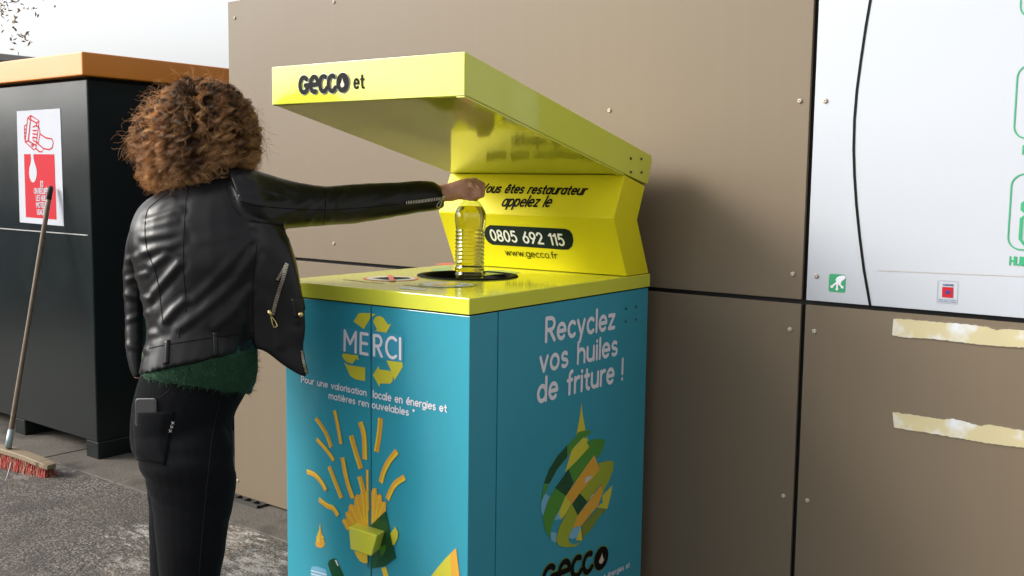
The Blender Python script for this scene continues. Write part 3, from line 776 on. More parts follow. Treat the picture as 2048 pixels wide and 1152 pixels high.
def logo(pl, p0, p1, ptop, par, m, wgt=.25, off=.0012, halo=None):
    """the black linked word mark with a drop in its o, drawn from strokes"""
    a_, b_, c_ = pl.uv(p0), pl.uv(p1), pl.uv(ptop)
    ex = b_-a_; W = np.linalg.norm(ex); ex /= W; ey = np.array([-ex[1], ex[0]]); h = abs((c_-a_)@ey)
    # strokes in a box 4.1 wide, 1 high
    S = [_a(.42, .5, .32, .40, 48, 352)+_l(.74, .46), _l(.55, .46, 1.54, .50), _a(1.26, .50, .30, .40, 2, 292),
         _a(2.02, .50, .30, .40, 62, 325), _a(2.70, .50, .30, .40, 62, 325), _a(3.52, .50, .36, .40, 0, 360, 30)]
    out = []
    for nm, mm, wg, of in (([('logo_outline', halo, wgt+.07, off)] if halo else [])+[('logo', m, wgt, off+.0012)]):
        mb = MB()
        for k, st in enumerate(S):
            pts = [a_+ex*((x-.30+.0)/3.75*W)+ey*(y*h) for x, y in st]
            ribbon(mb, pts, wg*h/2, pl.pt, of+(k % 6)*.00012)
        face_out(mb.build(nm, mm, par), pl.n)
    dp = drop(3.52, -.27, .24, .155)
    cx = [(a_+ex*((x-.30)/3.75*W)+ey*((.5-y)*h)) for x, y in dp]
    decal('logo_field', [[a_+ex*((3.52+.26*cos(t*pi/12)-.30)/3.75*W)+ey*((.5+.32*sin(t*pi/12))*h) for t in range(24)]], pl, m, par, off+.0010, px=False)
    decal('logo_drop', [cx], pl, mat("drop_print", (.62, .52, .40, 1), .4), par, off+.0024, px=False)
logo(PS, c4(500, 1232)[0], c4(884, 1092)[0], c4(500, 1085)[0], sideR, M_BLACK, halo=M_OLIVED)
write("matières renouvelables et énergies et", PS, c4(510, 1342)[0], c4(1016, 1096)[0], c4(510, 1308)[0], .19, M_WHITE, sideR)

# --- hood front, back panel, top
logo(PH, c5(366, 421)[0], c5(770, 402)[0], c5(366, 262)[0], hood, M_BLACK, halo=M_PALE)
write("et", PH, c5(806, 368)[0], c5(886, 364)[0], c5(806, 254)[0], .20, M_BLACK, hood, sp=.3)
write("Vous êtes restaurateur", PBU, c6(288, 531)[0], c6(890, 546)[0], c6(288, 484)[0], .21, M_BLACK, backp, slant=.26)
write("appelez le", PBU, c6(412, 611)[0], c6(688, 615)[0], c6(412, 552)[0], .17, M_BLACK, backp, slant=.26)
pill = c6(313, 762, 322, 735, 345, 720, 560, 730, 780, 741, 805, 750, 822, 775, 827, 808, 820, 840, 800, 861, 770, 862, 560, 846, 360, 833, 335, 818, 318, 792)
decal("phone_label", [pill], PBL, M_NAVY, backp, .0008)
write("0805 692 115", PBL, c6(360, 806)[0], c6(776, 836)[0], c6(360, 748)[0], .17, M_WHITE, backp, off=.0016, sp=.26)
write("www.gecco.fr", PBL, c6(440, 893)[0], c6(736, 913)[0], c6(440, 857)[0], .125, M_BLACK, backp, sp=.2)
def disc(c, r, n=36, ky=1.0): return [(c[0]+r*cos(2*pi*k/n), c[1]+ky*r*sin(2*pi*k/n)) for k in range(n)]
def top_ring(pl_, pr_, m_ring, name, inner):
    a_, b_ = PT.uv(pl_), PT.uv(pr_); c = (a_+b_)/2; r = np.linalg.norm(b_-a_)/2
    decal(name, [disc(c, r)], PT, m_ring, topo, .0006, px=False); decal(name+"_field", [disc(c, r*.88)], PT, M_PALE, topo, .0012, px=False)
    return c, r
cR, rR = top_ring((725.8, 557.8), (837.8, 557.3), M_PINK, "forbidden_sign", None)
def top_poly(name, c, pts, m, off): decal(name, [[(c[0]+x, c[1]+y) for x, y in pts]], PT, m, topo, off, px=False)
top_poly("forbidden_item", cR, [(-.04, -.035), (.03, -.04), (.045, .03), (.02, .05), (-.03, .03)], M_BLACK, .0018)
bar_ = MB(); ribbon(bar_, [(cR[0]-.055, cR[1]+.055), (cR[0]+.055, cR[1]-.055)], .007, PT.pt, .0024); face_out(bar_.build("forbidden_bar", M_PINK, topo), PT.n)
cG, rG = top_ring((836.6, 569.8), (955, 569.8), M_MGREEN, "allowed_sign", None)
top_poly("allowed_bottle", cG, [(-.025, -.045), (.02, -.045), (.025, .02), (.008, .045), (-.012, .045), (-.028, .02)], M_FRYL, .0018)
top_poly("allowed_item", cG, [(.03, -.04), (.055, -.03), (.05, .03), (.035, .035)], M_LBLUE, .0018)
for q, mm in (((968, 552, 975, 540, 1010, 540.5, 1042, 545, 1030, 548, 990, 549), M_FADE), ((862, 539, 885, 533.5, 902, 532.5, 900, 541, 870, 543), M_FADE), ((868, 528.5, 885, 526.5, 906, 526.2, 906, 529.5, 880, 530.5), M_PINK)):
    decal("printed_patch", [[(q[i], q[i+1]) for i in range(0, len(q), 2)]], PT, mm, topo, .0006)
M_TXT = mat("brown_small_print", (.25, .20, .05, 1), .4)
strokes("small_print", [c7(455, 338, 560, 350), c7(520, 343, 650, 360), c7(600, 355, 790, 372), c7(985, 385, 1130, 402), c7(1060, 392, 1300, 418)], PT, 1.1, M_TXT, topo, .0006)
decal("printed_cloud", [c7(915, 405, 950, 397, 1060, 402, 1160, 418, 1165, 428, 1060, 428, 960, 418)], PT, M_PALE, topo, .0006)
# ------------------------------------------------------------------ waste oil container
KX, KY = -4.712, 2.674
cont = thing("waste_oil_container", "big glossy anthracite oil container with an orange lid, left of the brown wall", "container", (KX-1.1, KY+1.2, 0))
mb = MB(); mb.box(KX-2.35, KX, KY, KY+2.6, .094, 1.896, bev=.006); body_ = mb.build("body", M_CONT, cont)
mb = MB(); mb.box(KX-2.44, KX+.048, KY-.048, KY+2.65, 1.906, 2.018, bev=.006); mb.build("lid", M_ORANGE, cont)
mb = MB(); mb.box(KX-2.33, KX-.012, KY+.02, KY+2.58, 1.890, 1.910); mb.build("lid_gasket", M_DARK, cont)
for x in (KX-.115, KX-.86, KX-1.60, KX-2.33):
    mb = MB(); mb.box(x, x+.115, KY+.004, KY+2.55, .0, .0935, bev=.004, seg=1); mb.build("skid", M_CONT, cont)
mb = MB(); mb.box(KX-2.35, KX-.03, KY-.0045, KY+.002, 1.1335, 1.1385); mb.build("seam_strip", M_SEAM_GLINT, cont)  # light caught on the seam's lip, put in as a pale strip
mb = MB(); mb.box(KX-.002, KX+.0022, KY+.01, KY+2.55, 1.134, 1.138); mb.build("seam_strip", M_CONT, cont)
mb = MB(); mb.box(KX-.002, KX+.0016, KY+.318, KY+.322, .10, 1.89); mb.build("panel_joint", M_CONT, cont)

PK = Plane((0, KY, 0), (1, 0, 0), (0, 0, 1))
pc5 = crop(20, 200, 4.433)
q = [PK.uv(p) for p in pc5(62, 100, 447, 75, 480, 1118, 90, 1084)]
poster = thing("poster", "white and red poster about used motor oil stuck on the dark container", "poster", tuple(PK.pt(*q[3])))
mb = MB(); fr_ = [PK.pt(*p, .0018) for p in q]; bk_ = [PK.pt(*p, .0002) for p in q]
mb.add(fr_+bk_, [(0, 1, 2, 3)]+[(i, 4+i, 4+(i+1) % 4, (i+1) % 4) for i in range(4)]); sheet = mb.build("sheet", M_PAPER, poster, fixn=True)
decal("red_panel", [pc5(128, 480, 397, 481, 417, 1061, 145, 1038)], PK, M_RED, poster, .0026)
dr = [(190, 478), (212, 478), (214, 520), (226, 565), (240, 610), (243, 650), (238, 690), (226, 722), (210, 732), (194, 722), (180, 690), (174, 650), (178, 600), (190, 560), (193, 520)]
decal("white_drop", [pc5(*sum([list(p) for p in dr], []))], PK, M_PAPER, poster, .0034)
for s, x0, x1, yb, yt in (("ICI", 272, 300, 768, 714), ("ON RÉCUPÈRE", 216, 364, 832, 780), ("LES HUILES", 234, 352, 893, 842), ("MOTEURS", 236, 348, 955, 904), ("USAGÉES", 243, 340, 1018, 968)):
    write(s, PK, pc5(x0+4, yb-3)[0], pc5(x1-4, yb+4-3)[0], pc5(x0+4, yt+3)[0], .17, M_PAPER, poster, off=.0034, sp=.20)
can_l = [pc5(188, 138, 160, 160, 138, 372, 212, 440, 232, 432, 262, 185, 188, 138), pc5(160, 160, 240, 205, 258, 190), pc5(240, 205, 238, 235), pc5(188, 150, 168, 365), pc5(138, 372, 165, 362, 240, 405, 232, 432), pc5(165, 362, 188, 150),
         pc5(208, 240, 235, 225, 262, 245, 270, 290, 255, 380, 210, 360, 205, 330), pc5(208, 270, 240, 272), pc5(206, 300, 240, 304), pc5(208, 330, 240, 336), pc5(148, 222, 132, 228, 134, 350, 142, 352), pc5(132, 258, 146, 260), pc5(132, 290, 146, 292), pc5(132, 322, 144, 324),
         pc5(240, 378, 300, 430, 290, 460, 265, 458, 232, 430), pc5(268, 300, 320, 335, 375, 345, 388, 380, 378, 425, 350, 440, 300, 430), pc5(196, 400, 205, 392, 214, 402, 206, 414, 196, 402)]
strokes("oil_can_drawing", can_l, PK, 2.0, M_RED, poster, .0026)

# ------------------------------------------------------------------ broom leaning on the container
Btop = np.array([-5.03, KY-.030, 1.368]); Bbot = np.array([-4.915, 2.325, .10])
M_WOOD = mat("worn_handle", (.135, .095, .062, 1), .62, var=.4, vscale=30, bump=.3, bscale=80)
M_WOOD2 = mat("pale_wood", (.23, .175, .115, 1), .6, var=.15, vscale=25, bump=.2, bscale=60)
M_BRIS = mat("red_bristle", (.42, .045, .04, 1), .6, var=.3, vscale=60)
M_BRIS2 = mat("dusty_bristle", (.34, .20, .12, 1), .8, var=.4, vscale=80)
broom = thing("broom", "old push broom with red bristles leaning against the dark container", "broom", (Bbot[0], Bbot[1], 0))
dv = (Bbot-Btop); 
mb = MB(); mb.tube([Btop+dv*t for t in np.linspace(0, 1.0, 14)], [.0115+.0008*sin(9*t) for t in np.linspace(0, 1, 14)], n=14); mb.build("handle", M_WOOD, broom)
mb = MB(); mb.tube([Btop-dv*.004, Btop+dv*.004, Btop+dv*.05], [.010, .0135, .0128], n=14); mb.build("handle_cap", M_DARK, broom)
mb = MB(); mb.tube([Btop+dv*.93, Btop+dv*.998], [.0145, .0165], n=14); mb.build("socket", mat("worn_grey_metal", (.36, .42, .44, 1), .5, metal=.4, var=.2, vscale=40), broom)
H0 = on_z(-60, 885, .085); H1 = on_z(103, 925, .07)
H0 = np.array([H0[0], H0[1], .088]); H1 = np.array([H1[0], H1[1], .060])
hx_ = (H1-H0); hl_ = np.linalg.norm(hx_); hx_ /= hl_; hy_ = np.cross([0, 0, 1], hx_); hy_ /= np.linalg.norm(hy_); hz_ = np.cross(hx_, hy_)
def HF(x, y, z): return H0+hx_*x+hy_*y+hz_*z
mb = MB(); n = 14
for k in range(1):
    b = bmesh.new(); bmesh.ops.create_cube(b, size=1); bmesh.ops.subdivide_edges(b, edges=[e for e in b.edges if abs(e.verts[0].co.x-e.verts[1].co.x) > .5], cuts=10)
    bmesh.ops.bevel(b, geom=[e for e in b.edges if len(e.link_faces) == 2 and e.calc_face_angle(0) > 1], offset=.12, segments=2, profile=.5, affect='EDGES')
    for v in b.verts:
        x = (v.co.x+.5)*hl_; v.co = Vector(HF(x, v.co.y*.062, v.co.z*.026+.010-.02*((v.co.x)*2)**2))
    mb.bm(b)
mb.build("broom_head", M_WOOD2, broom)
rb = random.Random(3); A = MB(); B = MB()
for i in range(40):
    for j in range(5):
        x = .012+(hl_-.024)*i/39; y = -.026+.052*j/4
        arch = -.02*((x/hl_-.5)*2)**2
        for s_ in range(5):
            p0 = HF(x+rb.uniform(-.004, .004), y+rb.uniform(-.003, .003), -.003+arch)
            sp_ = rb.uniform(-.018, .022); out = (j-2)*.007+rb.uniform(-.008, .008)
            ln = rb.uniform(.062, .082)
            p1 = HF(x+sp_*.4, y+out*.5, -.003+arch-ln*.5); p2 = HF(x+sp_+.01*(x/hl_), y+out, -.003+arch-ln)
            p2[2] = max(p2[2], .002); p1[2] = max(p1[2], .004)
            (A if rb.random() < .60 else B).tube([p0, p1, p2], [.0015, .0014, .0009], n=3, caps=False)
tag(A.build("bristles", M_BRIS, broom)); B.build("dusty_bristles", M_BRIS2, broom)
s0 = on_z(22, 925, .06); s1 = on_z(11, 962, .004)
mb = MB(); mb.tube([s0, (s0+s1)/2+[0, 0, -.004], s1], .002, n=6)
tag(mb.build("string", M_PAPER), "short white string hanging from the red broom bristles", "string")

# ------------------------------------------------------------------ far left: roof edge and a thin tree
d0 = ray(-40, 99); d1 = ray(73, 117.5)
XR = -13.0
q0 = CAM_C+d0*(XR/d0[0]); q1 = CAM_C+d1*(XR/d1[0])
far = thing("flat_roofed_building", "grey flat roofed building whose roof edge shows above the orange lid", "building", (XR-2, (q0[1]+q1[1])/2, 0))
zt = (q0[2]+q1[2])/2
mb = MB(); mb.box(XR-5, XR-.25, q0[1]-1, q1[1], 0, zt-.26); mb.build("wall", mat("grey_render", (.35, .33, .30, 1), .8, var=.1), far)
mb = MB(); mb.box(XR-5.2, XR, q0[1]-1.2, q1[1]+.02, zt-.09, zt, bev=.01); mb.build("roof", mat("roof_sheet", (.30, .29, .27, 1), .6, var=.1), far)
mb = MB(); mb.box(XR-5.1, XR-.06, q0[1]-1.1, q1[1]-.05, zt-.258, zt-.092); mb.build("fascia", mat("roof_fascia", (.36, .33, .29, 1), .7, var=.1), far)

tree_c = at_depth(-330, 300, 15.0)
tree = thing("tree", "sparse autumn tree with drooping twigs and small brown leaves, top left against the white sky", "tree", (tree_c[0], tree_c[1], 0))
M_BARK = mat("bark", (.09, .07, .055, 1), .9, var=.3, vscale=20, bump=.6, bscale=30)
rt = random.Random(11); T = MB(); LV = MB()
T.tube([(tree_c[0], tree_c[1], z) for z in (0, 1.5, 3, 4.5, 6)], [.17, .14, .12, .09, .05], n=10)
def leafs(c, n, r):
    for _ in range(n):
        p = np.array(c)+np.array([rt.gauss(0, r), rt.gauss(0, r), rt.gauss(0, r*.8)])
        a = np.array([rt.gauss(0, 1) for _ in range(3)]); a /= np.linalg.norm(a); bb = np.cross(a, [rt.gauss(0, 1) for _ in range(3)]); bb /= np.linalg.norm(bb)
        l_, w_ = rt.uniform(.025, .05), rt.uniform(.010, .02)
        nrm = np.cross(a, bb)*.008
        LV.add([p-a*l_, p+bb*w_+nrm, p+a*l_, p-bb*w_+nrm], [(0, 1, 2), (0, 2, 3)])
clusters = [((6, 5), 15, .07), ((5, 19), 14, .06), ((34, 5), 4, .04), ((64, 20), 4, .04), ((24, 42), 6, .03), ((43, 20), 3, .04), ((47, 80), 9, .05), ((56, 68), 3, .02), ((26, 55), 3, .02), ((42, 73), 5, .03), ((60, 86), 2, .02), ((24, 90), 3, .03), ((33, 106), 3, .03), ((88, 1), 2, .03), ((2, 34), 3, .05), ((22, 74), 2, .03), ((75, 28), 2, .02), ((-55, 10), 50, .16), ((-70, 70), 40, .16), ((-90, 0), 120, .3), ((-100, 80), 90, .3), ((-60, -60), 160, .35), ((20, -70), 120, .3), ((-160, -40), 160, .4), ((-170, 120), 110, .35), ((-250, 30), 170, .4), ((-330, -60), 220, .5), ((-420, 80), 200, .45), ((-240, -160), 240, .5), ((-480, -80), 200, .5), ((-380, -230), 240, .5)]
lastp = None
for (px, n_, r_) in clusters:
    c = at_depth(px[0], px[1], 14+rt.uniform(-.6, .6))
    leafs(c, n_, r_)
    if px[0] < 0:
        s = np.array([tree_c[0], tree_c[1], min(5.8, max(2.2, c[2]-.2))])
        m_ = s*.45+c*.55+np.array([0, 0, .25])
        T.tube([s, s*.7+m_*.3+[0, 0, .1], m_, c*.8+m_*.2, c], [.035, .026, .014, .006, .003], n=6)
T.build("trunk", M_BARK, tree); LV.build("crown", mat("brown_leaf", (.26, .18, .10, 1), .7, var=.35, vscale=3), tree)

# things of the yard across from the container (they show in its gloss)
def skip(x, y, rot, col, nm, label):
    t = thing("recycling_skip", label, "skip", (x, y, 0), "recycling skips across the yard")
    ca, sa = cos(rot), sin(rot)
    F_ = lambda a, b_, c: (x+a*ca-b_*sa, y+a*sa+b_*ca, c)
    m = mat(nm, col, .45, var=.08)
    o = MB(); pr = [(-1.1, .12), (1.1, .12), (1.35, 1.0), (1.2, 1.15), (-1.2, 1.15), (-1.35, 1.0)]
    o.prism(pr, lambda a, c: F_(a, -.7, c), lambda a, c: F_(a, .7, c), bev=.03); o.build("hull", m, t, fixn=True)
    o = MB(); o.box(-1.25, 1.25, -.74, .74, 1.152, 1.19, F_, bev=.01); o.build("cover", m, t)
    for sx in (-.7, .7):
        o = MB(); o.box(sx-.08, sx+.08, -.65, .65, 0, .118, F_); o.build("skid", M_DARK, t)
skip(-13.2, 2.9, radians(65), (.50, .20, .03, 1), "skip_orange", "orange recycling skip across the yard")
skip(-12.0, .3, radians(65), (.02, .07, .22, 1), "skip_blue", "blue recycling skip across the yard")
skip(-10.8, -2.1, radians(65), (.02, .22, .18, 1), "skip_teal", "teal recycling skip across the yard")
hedge = thing("hedge", "dense green hedge behind the recycling skips across the yard", "hedge", (-15, -1, 0))
HB = MB(); rh = random.Random(5)
for k in range(5200):
    t = rh.random(); x = -18+8.5*t+rh.gauss(0, .5); y = 7-17*t+rh.gauss(0, .4); z = rh.random()**.8*(2.3+.35*sin(t*23)+.25*sin(t*61))
    a = np.array([rh.gauss(0, 1) for _ in range(3)]); a /= np.linalg.norm(a); bb = np.cross(a, [rh.gauss(0, 1) for _ in range(3)]); bb /= np.linalg.norm(bb)
    p = np.array([x, y, z]); l_ = rh.uniform(.10, .2)
    HB.add([p-a*l_, p+bb*l_*.6, p+a*l_, p-bb*l_*.6], [(0, 1, 2, 3)])
HB.build("foliage", mat("hedge_leaf", (.05, .085, .025, 1), .6, var=.4, vscale=2), hedge)
HS = MB()
for k in range(9): t = k/8; HS.tube([(-18+8.5*t, 7-17*t, 0), (-18+8.5*t, 7-17*t, 1.6)], [.05, .03], n=6)
HS.build("stems", M_BARK, hedge)

# ------------------------------------------------------------------ bottle of oil held over the opening
BT = thing("oil_bottle", "ribbed clear plastic bottle of used yellow oil held over the round opening", "bottle", tuple(at_depth(939, 566, 2.955)))
bb0 = at_depth(938.5, 566, 2.955); bt_top = at_depth(941.5, 396, 2.955)
bax = bt_top-bb0; BH = np.linalg.norm(bax); bax = bax/BH
R0 = .0455
def brad(h):
    """outline of the bottle: h metres above the foot"""
    s = R0*.93
    if h < .012: s = R0*(.78+.15*sqrt(max(0, h/.012)))
    elif h < .165:
        w_ = min(1, (h-.012)/.01)*min(1, (.165-h)/.008)
        s = R0*.93+w_*(.0012*sin(h*2*pi/.0112) if h > .055 else .0017*sin(h*2*pi/.019+.6))
    if h > .158 and h <= .214:
        t = (h-.158)/.056; s = R0*(.93+.085*sin(min(1, t*1.15)*pi*.62))
    if h > .190: s = float(np.interp(h, [.190, .200, .209, .217, .226, .238, .248, .258], [R0*1.01, R0*1.0, R0*.955, R0*.86, R0*.72, R0*.52, R0*.38, .0135]))
    return max(s, .0125)
prof = [(.0005, .002)]+[(brad(h), h) for h in np.linspace(.0015, BH+.028, 130)]
mb = MB(); mb.lathe(prof, bb0, bax, n=48)
PL = bpy.data.materials.new("clear_plastic"); PL.use_nodes = True; nt = PL.node_tree
pn = nt.nodes["Principled BSDF"]; nt.nodes.remove(pn)
tr = nt.nodes.new("ShaderNodeBsdfTransparent"); tr.inputs[0].default_value = (.76, .80, .62, 1)
gl = nt.nodes.new("ShaderNodeBsdfGlossy"); gl.inputs["Roughness"].default_value = .07
fr = nt.nodes.new("ShaderNodeLayerWeight"); fr.inputs["Blend"].default_value = .5
fm = nt.nodes.new("ShaderNodeMath"); fm.operation = 'POWER'; fm.inputs[1].default_value = 3.5; fa = nt.nodes.new("ShaderNodeMath"); fa.operation = 'MULTIPLY_ADD'; fa.inputs[1].default_value = .38; fa.inputs[2].default_value = .05
mx = nt.nodes.new("ShaderNodeMixShader"); nt.links.new(fr.outputs["Facing"], fm.inputs[0]); nt.links.new(fm.outputs[0], fa.inputs[0]); nt.links.new(fa.outputs[0], mx.inputs[0]); nt.links.new(tr.outputs[0], mx.inputs[1]); nt.links.new(gl.outputs[0], mx.inputs[2]); nt.links.new(mx.outputs[0], nt.nodes["Material Output"].inputs[0])
mb.build("plastic_body", PL, BT, fixn=True)
OIL = bpy.data.materials.new("used_oil"); OIL.use_nodes = True; p = OIL.node_tree.nodes["Principled BSDF"]
p.inputs["Base Color"].default_value = (.98, .84, .30, 1); p.inputs["Transmission Weight"].default_value = 1; p.inputs["Roughness"].default_value = .01; p.inputs["IOR"].default_value = 1.36
FILL = .222
oprof = [(.0004, .0035)]+[(brad(h)-.0016, h) for h in np.linspace(.004, FILL, 100)]+[(.0004, FILL)]
mb = MB(); mb.lathe(oprof, bb0, bax, n=48); mb.build("oil", OIL, BT, fixn=True)
nk = bb0+bax*(BH+.010)
mb = MB(); mb.lathe([(.0152, 0), (.0152, .016), (.0140, .018), (.0004, .0182)], nk, bax, n=24); mb.build("cap", mat("bottle_cap", (.55, .50, .08, 1), .4), BT)
# ------------------------------------------------------------------ the woman at the cabinet
from mathutils.bvhtree import BVHTree
PD = 2.52
VH = np.array([CAM_F[0], CAM_F[1], 0.0])
_v = ray(400, 576); VB = np.array([_v[0], _v[1], 0]); VB /= np.linalg.norm(VB)          # away from the camera at her place
EB = np.array([VB[1], -VB[0], 0])                                                       # to the right of the picture there
pbase = at_depth(385, 1152, PD)
person = thing("person", "woman with curly auburn hair in a black leather jacket holding a bottle over the cabinet", "person", (pbase[0], pbase[1], 0))

def ring_of(p, q, dep, t, n=28, pw=2.3, dq=None):
    """cross-section whose outline reaches the two photo points p and q, t metres deep on either side"""
    P = at_depth(*p, dep); Q = at_depth(*q, dep if dq is None else dq)
    c = (P+Q)/2; a = (Q-P)/2
    d = c-CAM_C; d /= np.linalg.norm(d); au = a/np.linalg.norm(a); b = d-au*(d@au); b /= np.linalg.norm(b)
    o = []
    for k in range(n):
        w = 2*pi*k/n; cs, sn = cos(w), sin(w)
        o.append(c+a*math.copysign(abs(cs)**(2/pw), cs)+b*t*math.copysign(abs(sn)**(2/pw), sn))
    return o

def loft(b, rings, n=28, pw=2.3, shrink=1.0, sub=4):
    R_ = [[np.array(p) for p in ring_of(*r[:4], n=n, pw=pw, dq=(r[4] if len(r) > 4 else None))] for r in rings]
    R_ = [np.array(r) for r in R_]
    if shrink != 1.0: R_ = [r.mean(0)+(r-r.mean(0))*shrink for r in R_]
    out = []
    for i in range(len(R_)-1):
        a0, a1, a2, a3 = R_[max(i-1, 0)], R_[i], R_[i+1], R_[min(i+2, len(R_)-1)]
        for k in range(sub):
            t = k/sub; out.append(.5*((2*a1)+(a2-a0)*t+(2*a0-5*a1+4*a2-a3)*t*t+(3*a1-a0-3*a2+a3)*t**3))
    out.append(R_[-1])
    vs = [[b.verts.new(Vector(p)) for p in r] for r in out]
    for i in range(len(vs)-1):
        for k in range(n): b.faces.new((vs[i][k], vs[i][(k+1) % n], vs[i+1][(k+1) % n], vs[i+1][k]))
    b.faces.new(vs[0][::-1]); b.faces.new(vs[-1])

def ball(b, c, ax, n=20):
    """ellipsoid: centre and three half-axis vectors"""
    r = bmesh.ops.create_uvsphere(b, u_segments=n, v_segments=n//2+2, radius=1)
    A = np.array(ax, float)
    for v in r['verts']: v.co = Vector(np.array(c)+v.co.x*A[0]+v.co.y*A[1]+v.co.z*A[2])

def limb(b, pts, rad, n=12):
    """tapered chain of joints with rounded ends"""
    for i in range(len(pts)-1):
        p, q = np.array(pts[i], float), np.array(pts[i+1], float); d = q-p; L = np.linalg.norm(d); d /= L
        a = np.cross(d, [0, 0, 1] if abs(d[2]) < .9 else [1, 0, 0]); a /= np.linalg.norm(a); c = np.cross(d, a)
        vs = []
        for t in np.linspace(0, 1, 4):
            r = rad[i]*(1-t)+rad[i+1]*t
            vs.append([b.verts.new(Vector(p+d*L*t+r*(cos(2*pi*k/n)*a+sin(2*pi*k/n)*c))) for k in range(n)])
        for j in range(3):
            for k in range(n): b.faces.new((vs[j][k], vs[j][(k+1) % n], vs[j+1][(k+1) % n], vs[j+1][k]))
        b.faces.new(vs[0][::-1]); b.faces.new(vs[-1])
    for p, r in zip(pts, rad): ball(b, p, [[r, 0, 0], [0, r, 0], [0, 0, r]], 12)

def fuse(name, b, voxel, mat_, parent, smooth=6, disp=None):
    """weld overlapping closed shapes into one continuous skin"""
    bmesh.ops.recalc_face_normals(b, faces=list(b.faces))
    me = bpy.data.meshes.new(name); b.to_mesh(me); b.free()
    o = bpy.data.objects.new(name, me); link(o)
    md = o.modifiers.new("weld", 'REMESH'); md.mode = 'VOXEL'; md.voxel_size = voxel; md.adaptivity = 0
    if smooth:
        ms = o.modifiers.new("soften", 'SMOOTH'); ms.factor = .5; ms.iterations = smooth
    dg = bpy.context.evaluated_depsgraph_get(); dg.update()
    m2 = bpy.data.meshes.new_from_object(o.evaluated_get(dg))
    o.modifiers.clear(); o.data = m2; m2.name = name; bpy.data.meshes.remove(me)
    n = len(m2.vertices)
    co = np.empty(n*3); m2.vertices.foreach_get("co", co); co = co.reshape(-1, 3)
    nn = np.empty(n*3); m2.vertices.foreach_get("normal", nn); nn = nn.reshape(-1, 3)
    if disp is not None:
        co = co+nn*np.array([disp(p, q) for p, q in zip(co, nn)])[:, None]
    tree = BVHTree.FromPolygons([Vector(p) for p in co], [tuple(f.vertices) for f in m2.polygons])
    b0 = base_of(parent)
    m2.vertices.foreach_set("co", (co-b0).ravel()); m2.update()
    m2.polygons.foreach_set("use_smooth", [True]*len(m2.polygons))
    m2.materials.clear(); m2.materials.append(mat_)
    o.parent = parent; BASE[o.name] = b0
    return o, tree

# ---- materials
M_LEATHER = mat("black_leather", (.006, .006, .007, 1), .36, var=.15, vscale=18, bump=.35, bscale=330, bdist=.0008, spec=.28, rvar=.07)
M_SEAM = mat("leather_seam", (.005, .005, .006, 1), .65, var=.1, spec=.12)
M_JEANS = mat("black_denim", (.008, .0085, .0095, 1), .9, var=.25, vscale=120, bump=.35, bscale=700, bdist=.0006, spec=.02)
_dp = M_JEANS.node_tree.nodes["Principled BSDF"]; _dp.inputs["Sheen Weight"].default_value = .05; _dp.inputs["Sheen Roughness"].default_value = .35
M_ZIP = mat("zip_teeth", (.50, .46, .36, 1), .35, metal=1.0, var=.2, vscale=300)
M_GOLD = mat("zip_gold", (.62, .48, .20, 1), .3, metal=1.0)
M_SKIN = mat("skin", (.54, .285, .225, 1), .48, var=.10, vscale=50, bump=.25, bscale=160, bdist=.001)
M_SKIN.node_tree.nodes["Principled BSDF"].inputs["Subsurface Weight"].default_value = .12
M_SKIN.node_tree.nodes["Principled BSDF"].inputs["Subsurface Radius"].default_value = (.008, .004, .002)
M_KNIT = mat("green_mohair", (.010, .050, .022, 1), .9, var=.35, vscale=90, bump=.6, bscale=160, bdist=.003)

TORSO = [((398, 318), (470, 312), 2.56, .058), ((362, 358), (490, 330), 2.55, .072), ((322, 384), (524, 352), 2.545, .10), ((290, 408), (545, 385), 2.54, .128),
         ((271, 445), (556, 430), 2.53, .142), ((267, 485), (565, 470), 2.525, .145), ((273, 530), (564, 525), 2.52, .142), ((285, 580), (548, 585), 2.52, .138),
         ((297, 630), (530, 640), 2.51, .132), ((301, 665), (519, 672), 2.51, .132), ((294, 712), (513, 690), 2.51, .138), ((287, 748), (510, 700), 2.51, .142)]
FLAP = [((470, 440), (567, 452), 2.47, .055), ((480, 520), (590, 518), 2.455, .040), ((490, 590), (606, 592), 2.45, .026), ((500, 650), (611, 650), 2.45, .017),
        ((506, 694), (607, 696), 2.45, .011), ((531, 704), (610, 724), 2.45, .009), ((566, 731), (615, 752), 2.45, .007), ((598, 751), (616, 757), 2.45, .005)]
SLEEVE_R = [((455, 335), (505, 480), 2.50, .085), ((500, 338), (540, 468), 2.51, .078), ((540, 349), (572, 458), 2.54, .067), ((585, 362), (602, 455), 2.575, .060), ((622, 370), (632, 453), 2.61, .056),
            ((660, 372), (668, 450), 2.65, .054), ((700, 369), (708, 447), 2.70, .051), ((750, 366), (756, 440), 2.755, .048), ((800, 364), (806, 431), 2.81, .045), ((845, 362), (850, 423), 2.86, .043), ((868, 364), (875, 420), 2.885, .041), ((884, 376), (889, 414), 2.90, .038)]
SLEEVE_L = [((300, 398), (380, 430), 2.57, .065), ((276, 432), (350, 450), 2.60, .066), ((259, 480), (328, 485), 2.63, .060), ((251, 535), (314, 538), 2.645, .054), ((252, 585), (306, 586), 2.65, .050), ((254, 640), (302, 640), 2.65, .047), ((255, 690), (300, 692), 2.64, .044), ((261, 730), (296, 735), 2.63, .040), ((270, 756), (292, 760), 2.62, .033)]
HIPS = [((289, 745), (499, 762), 2.51, .122), ((281, 778), (487, 786), 2.51, .126), ((274, 808), (469, 818), 2.51, .130), ((270, 850), (459, 852), 2.51, .132), ((270, 890), (461, 890), 2.51, .126), ((274, 918), (463, 915), 2.51, .110)]
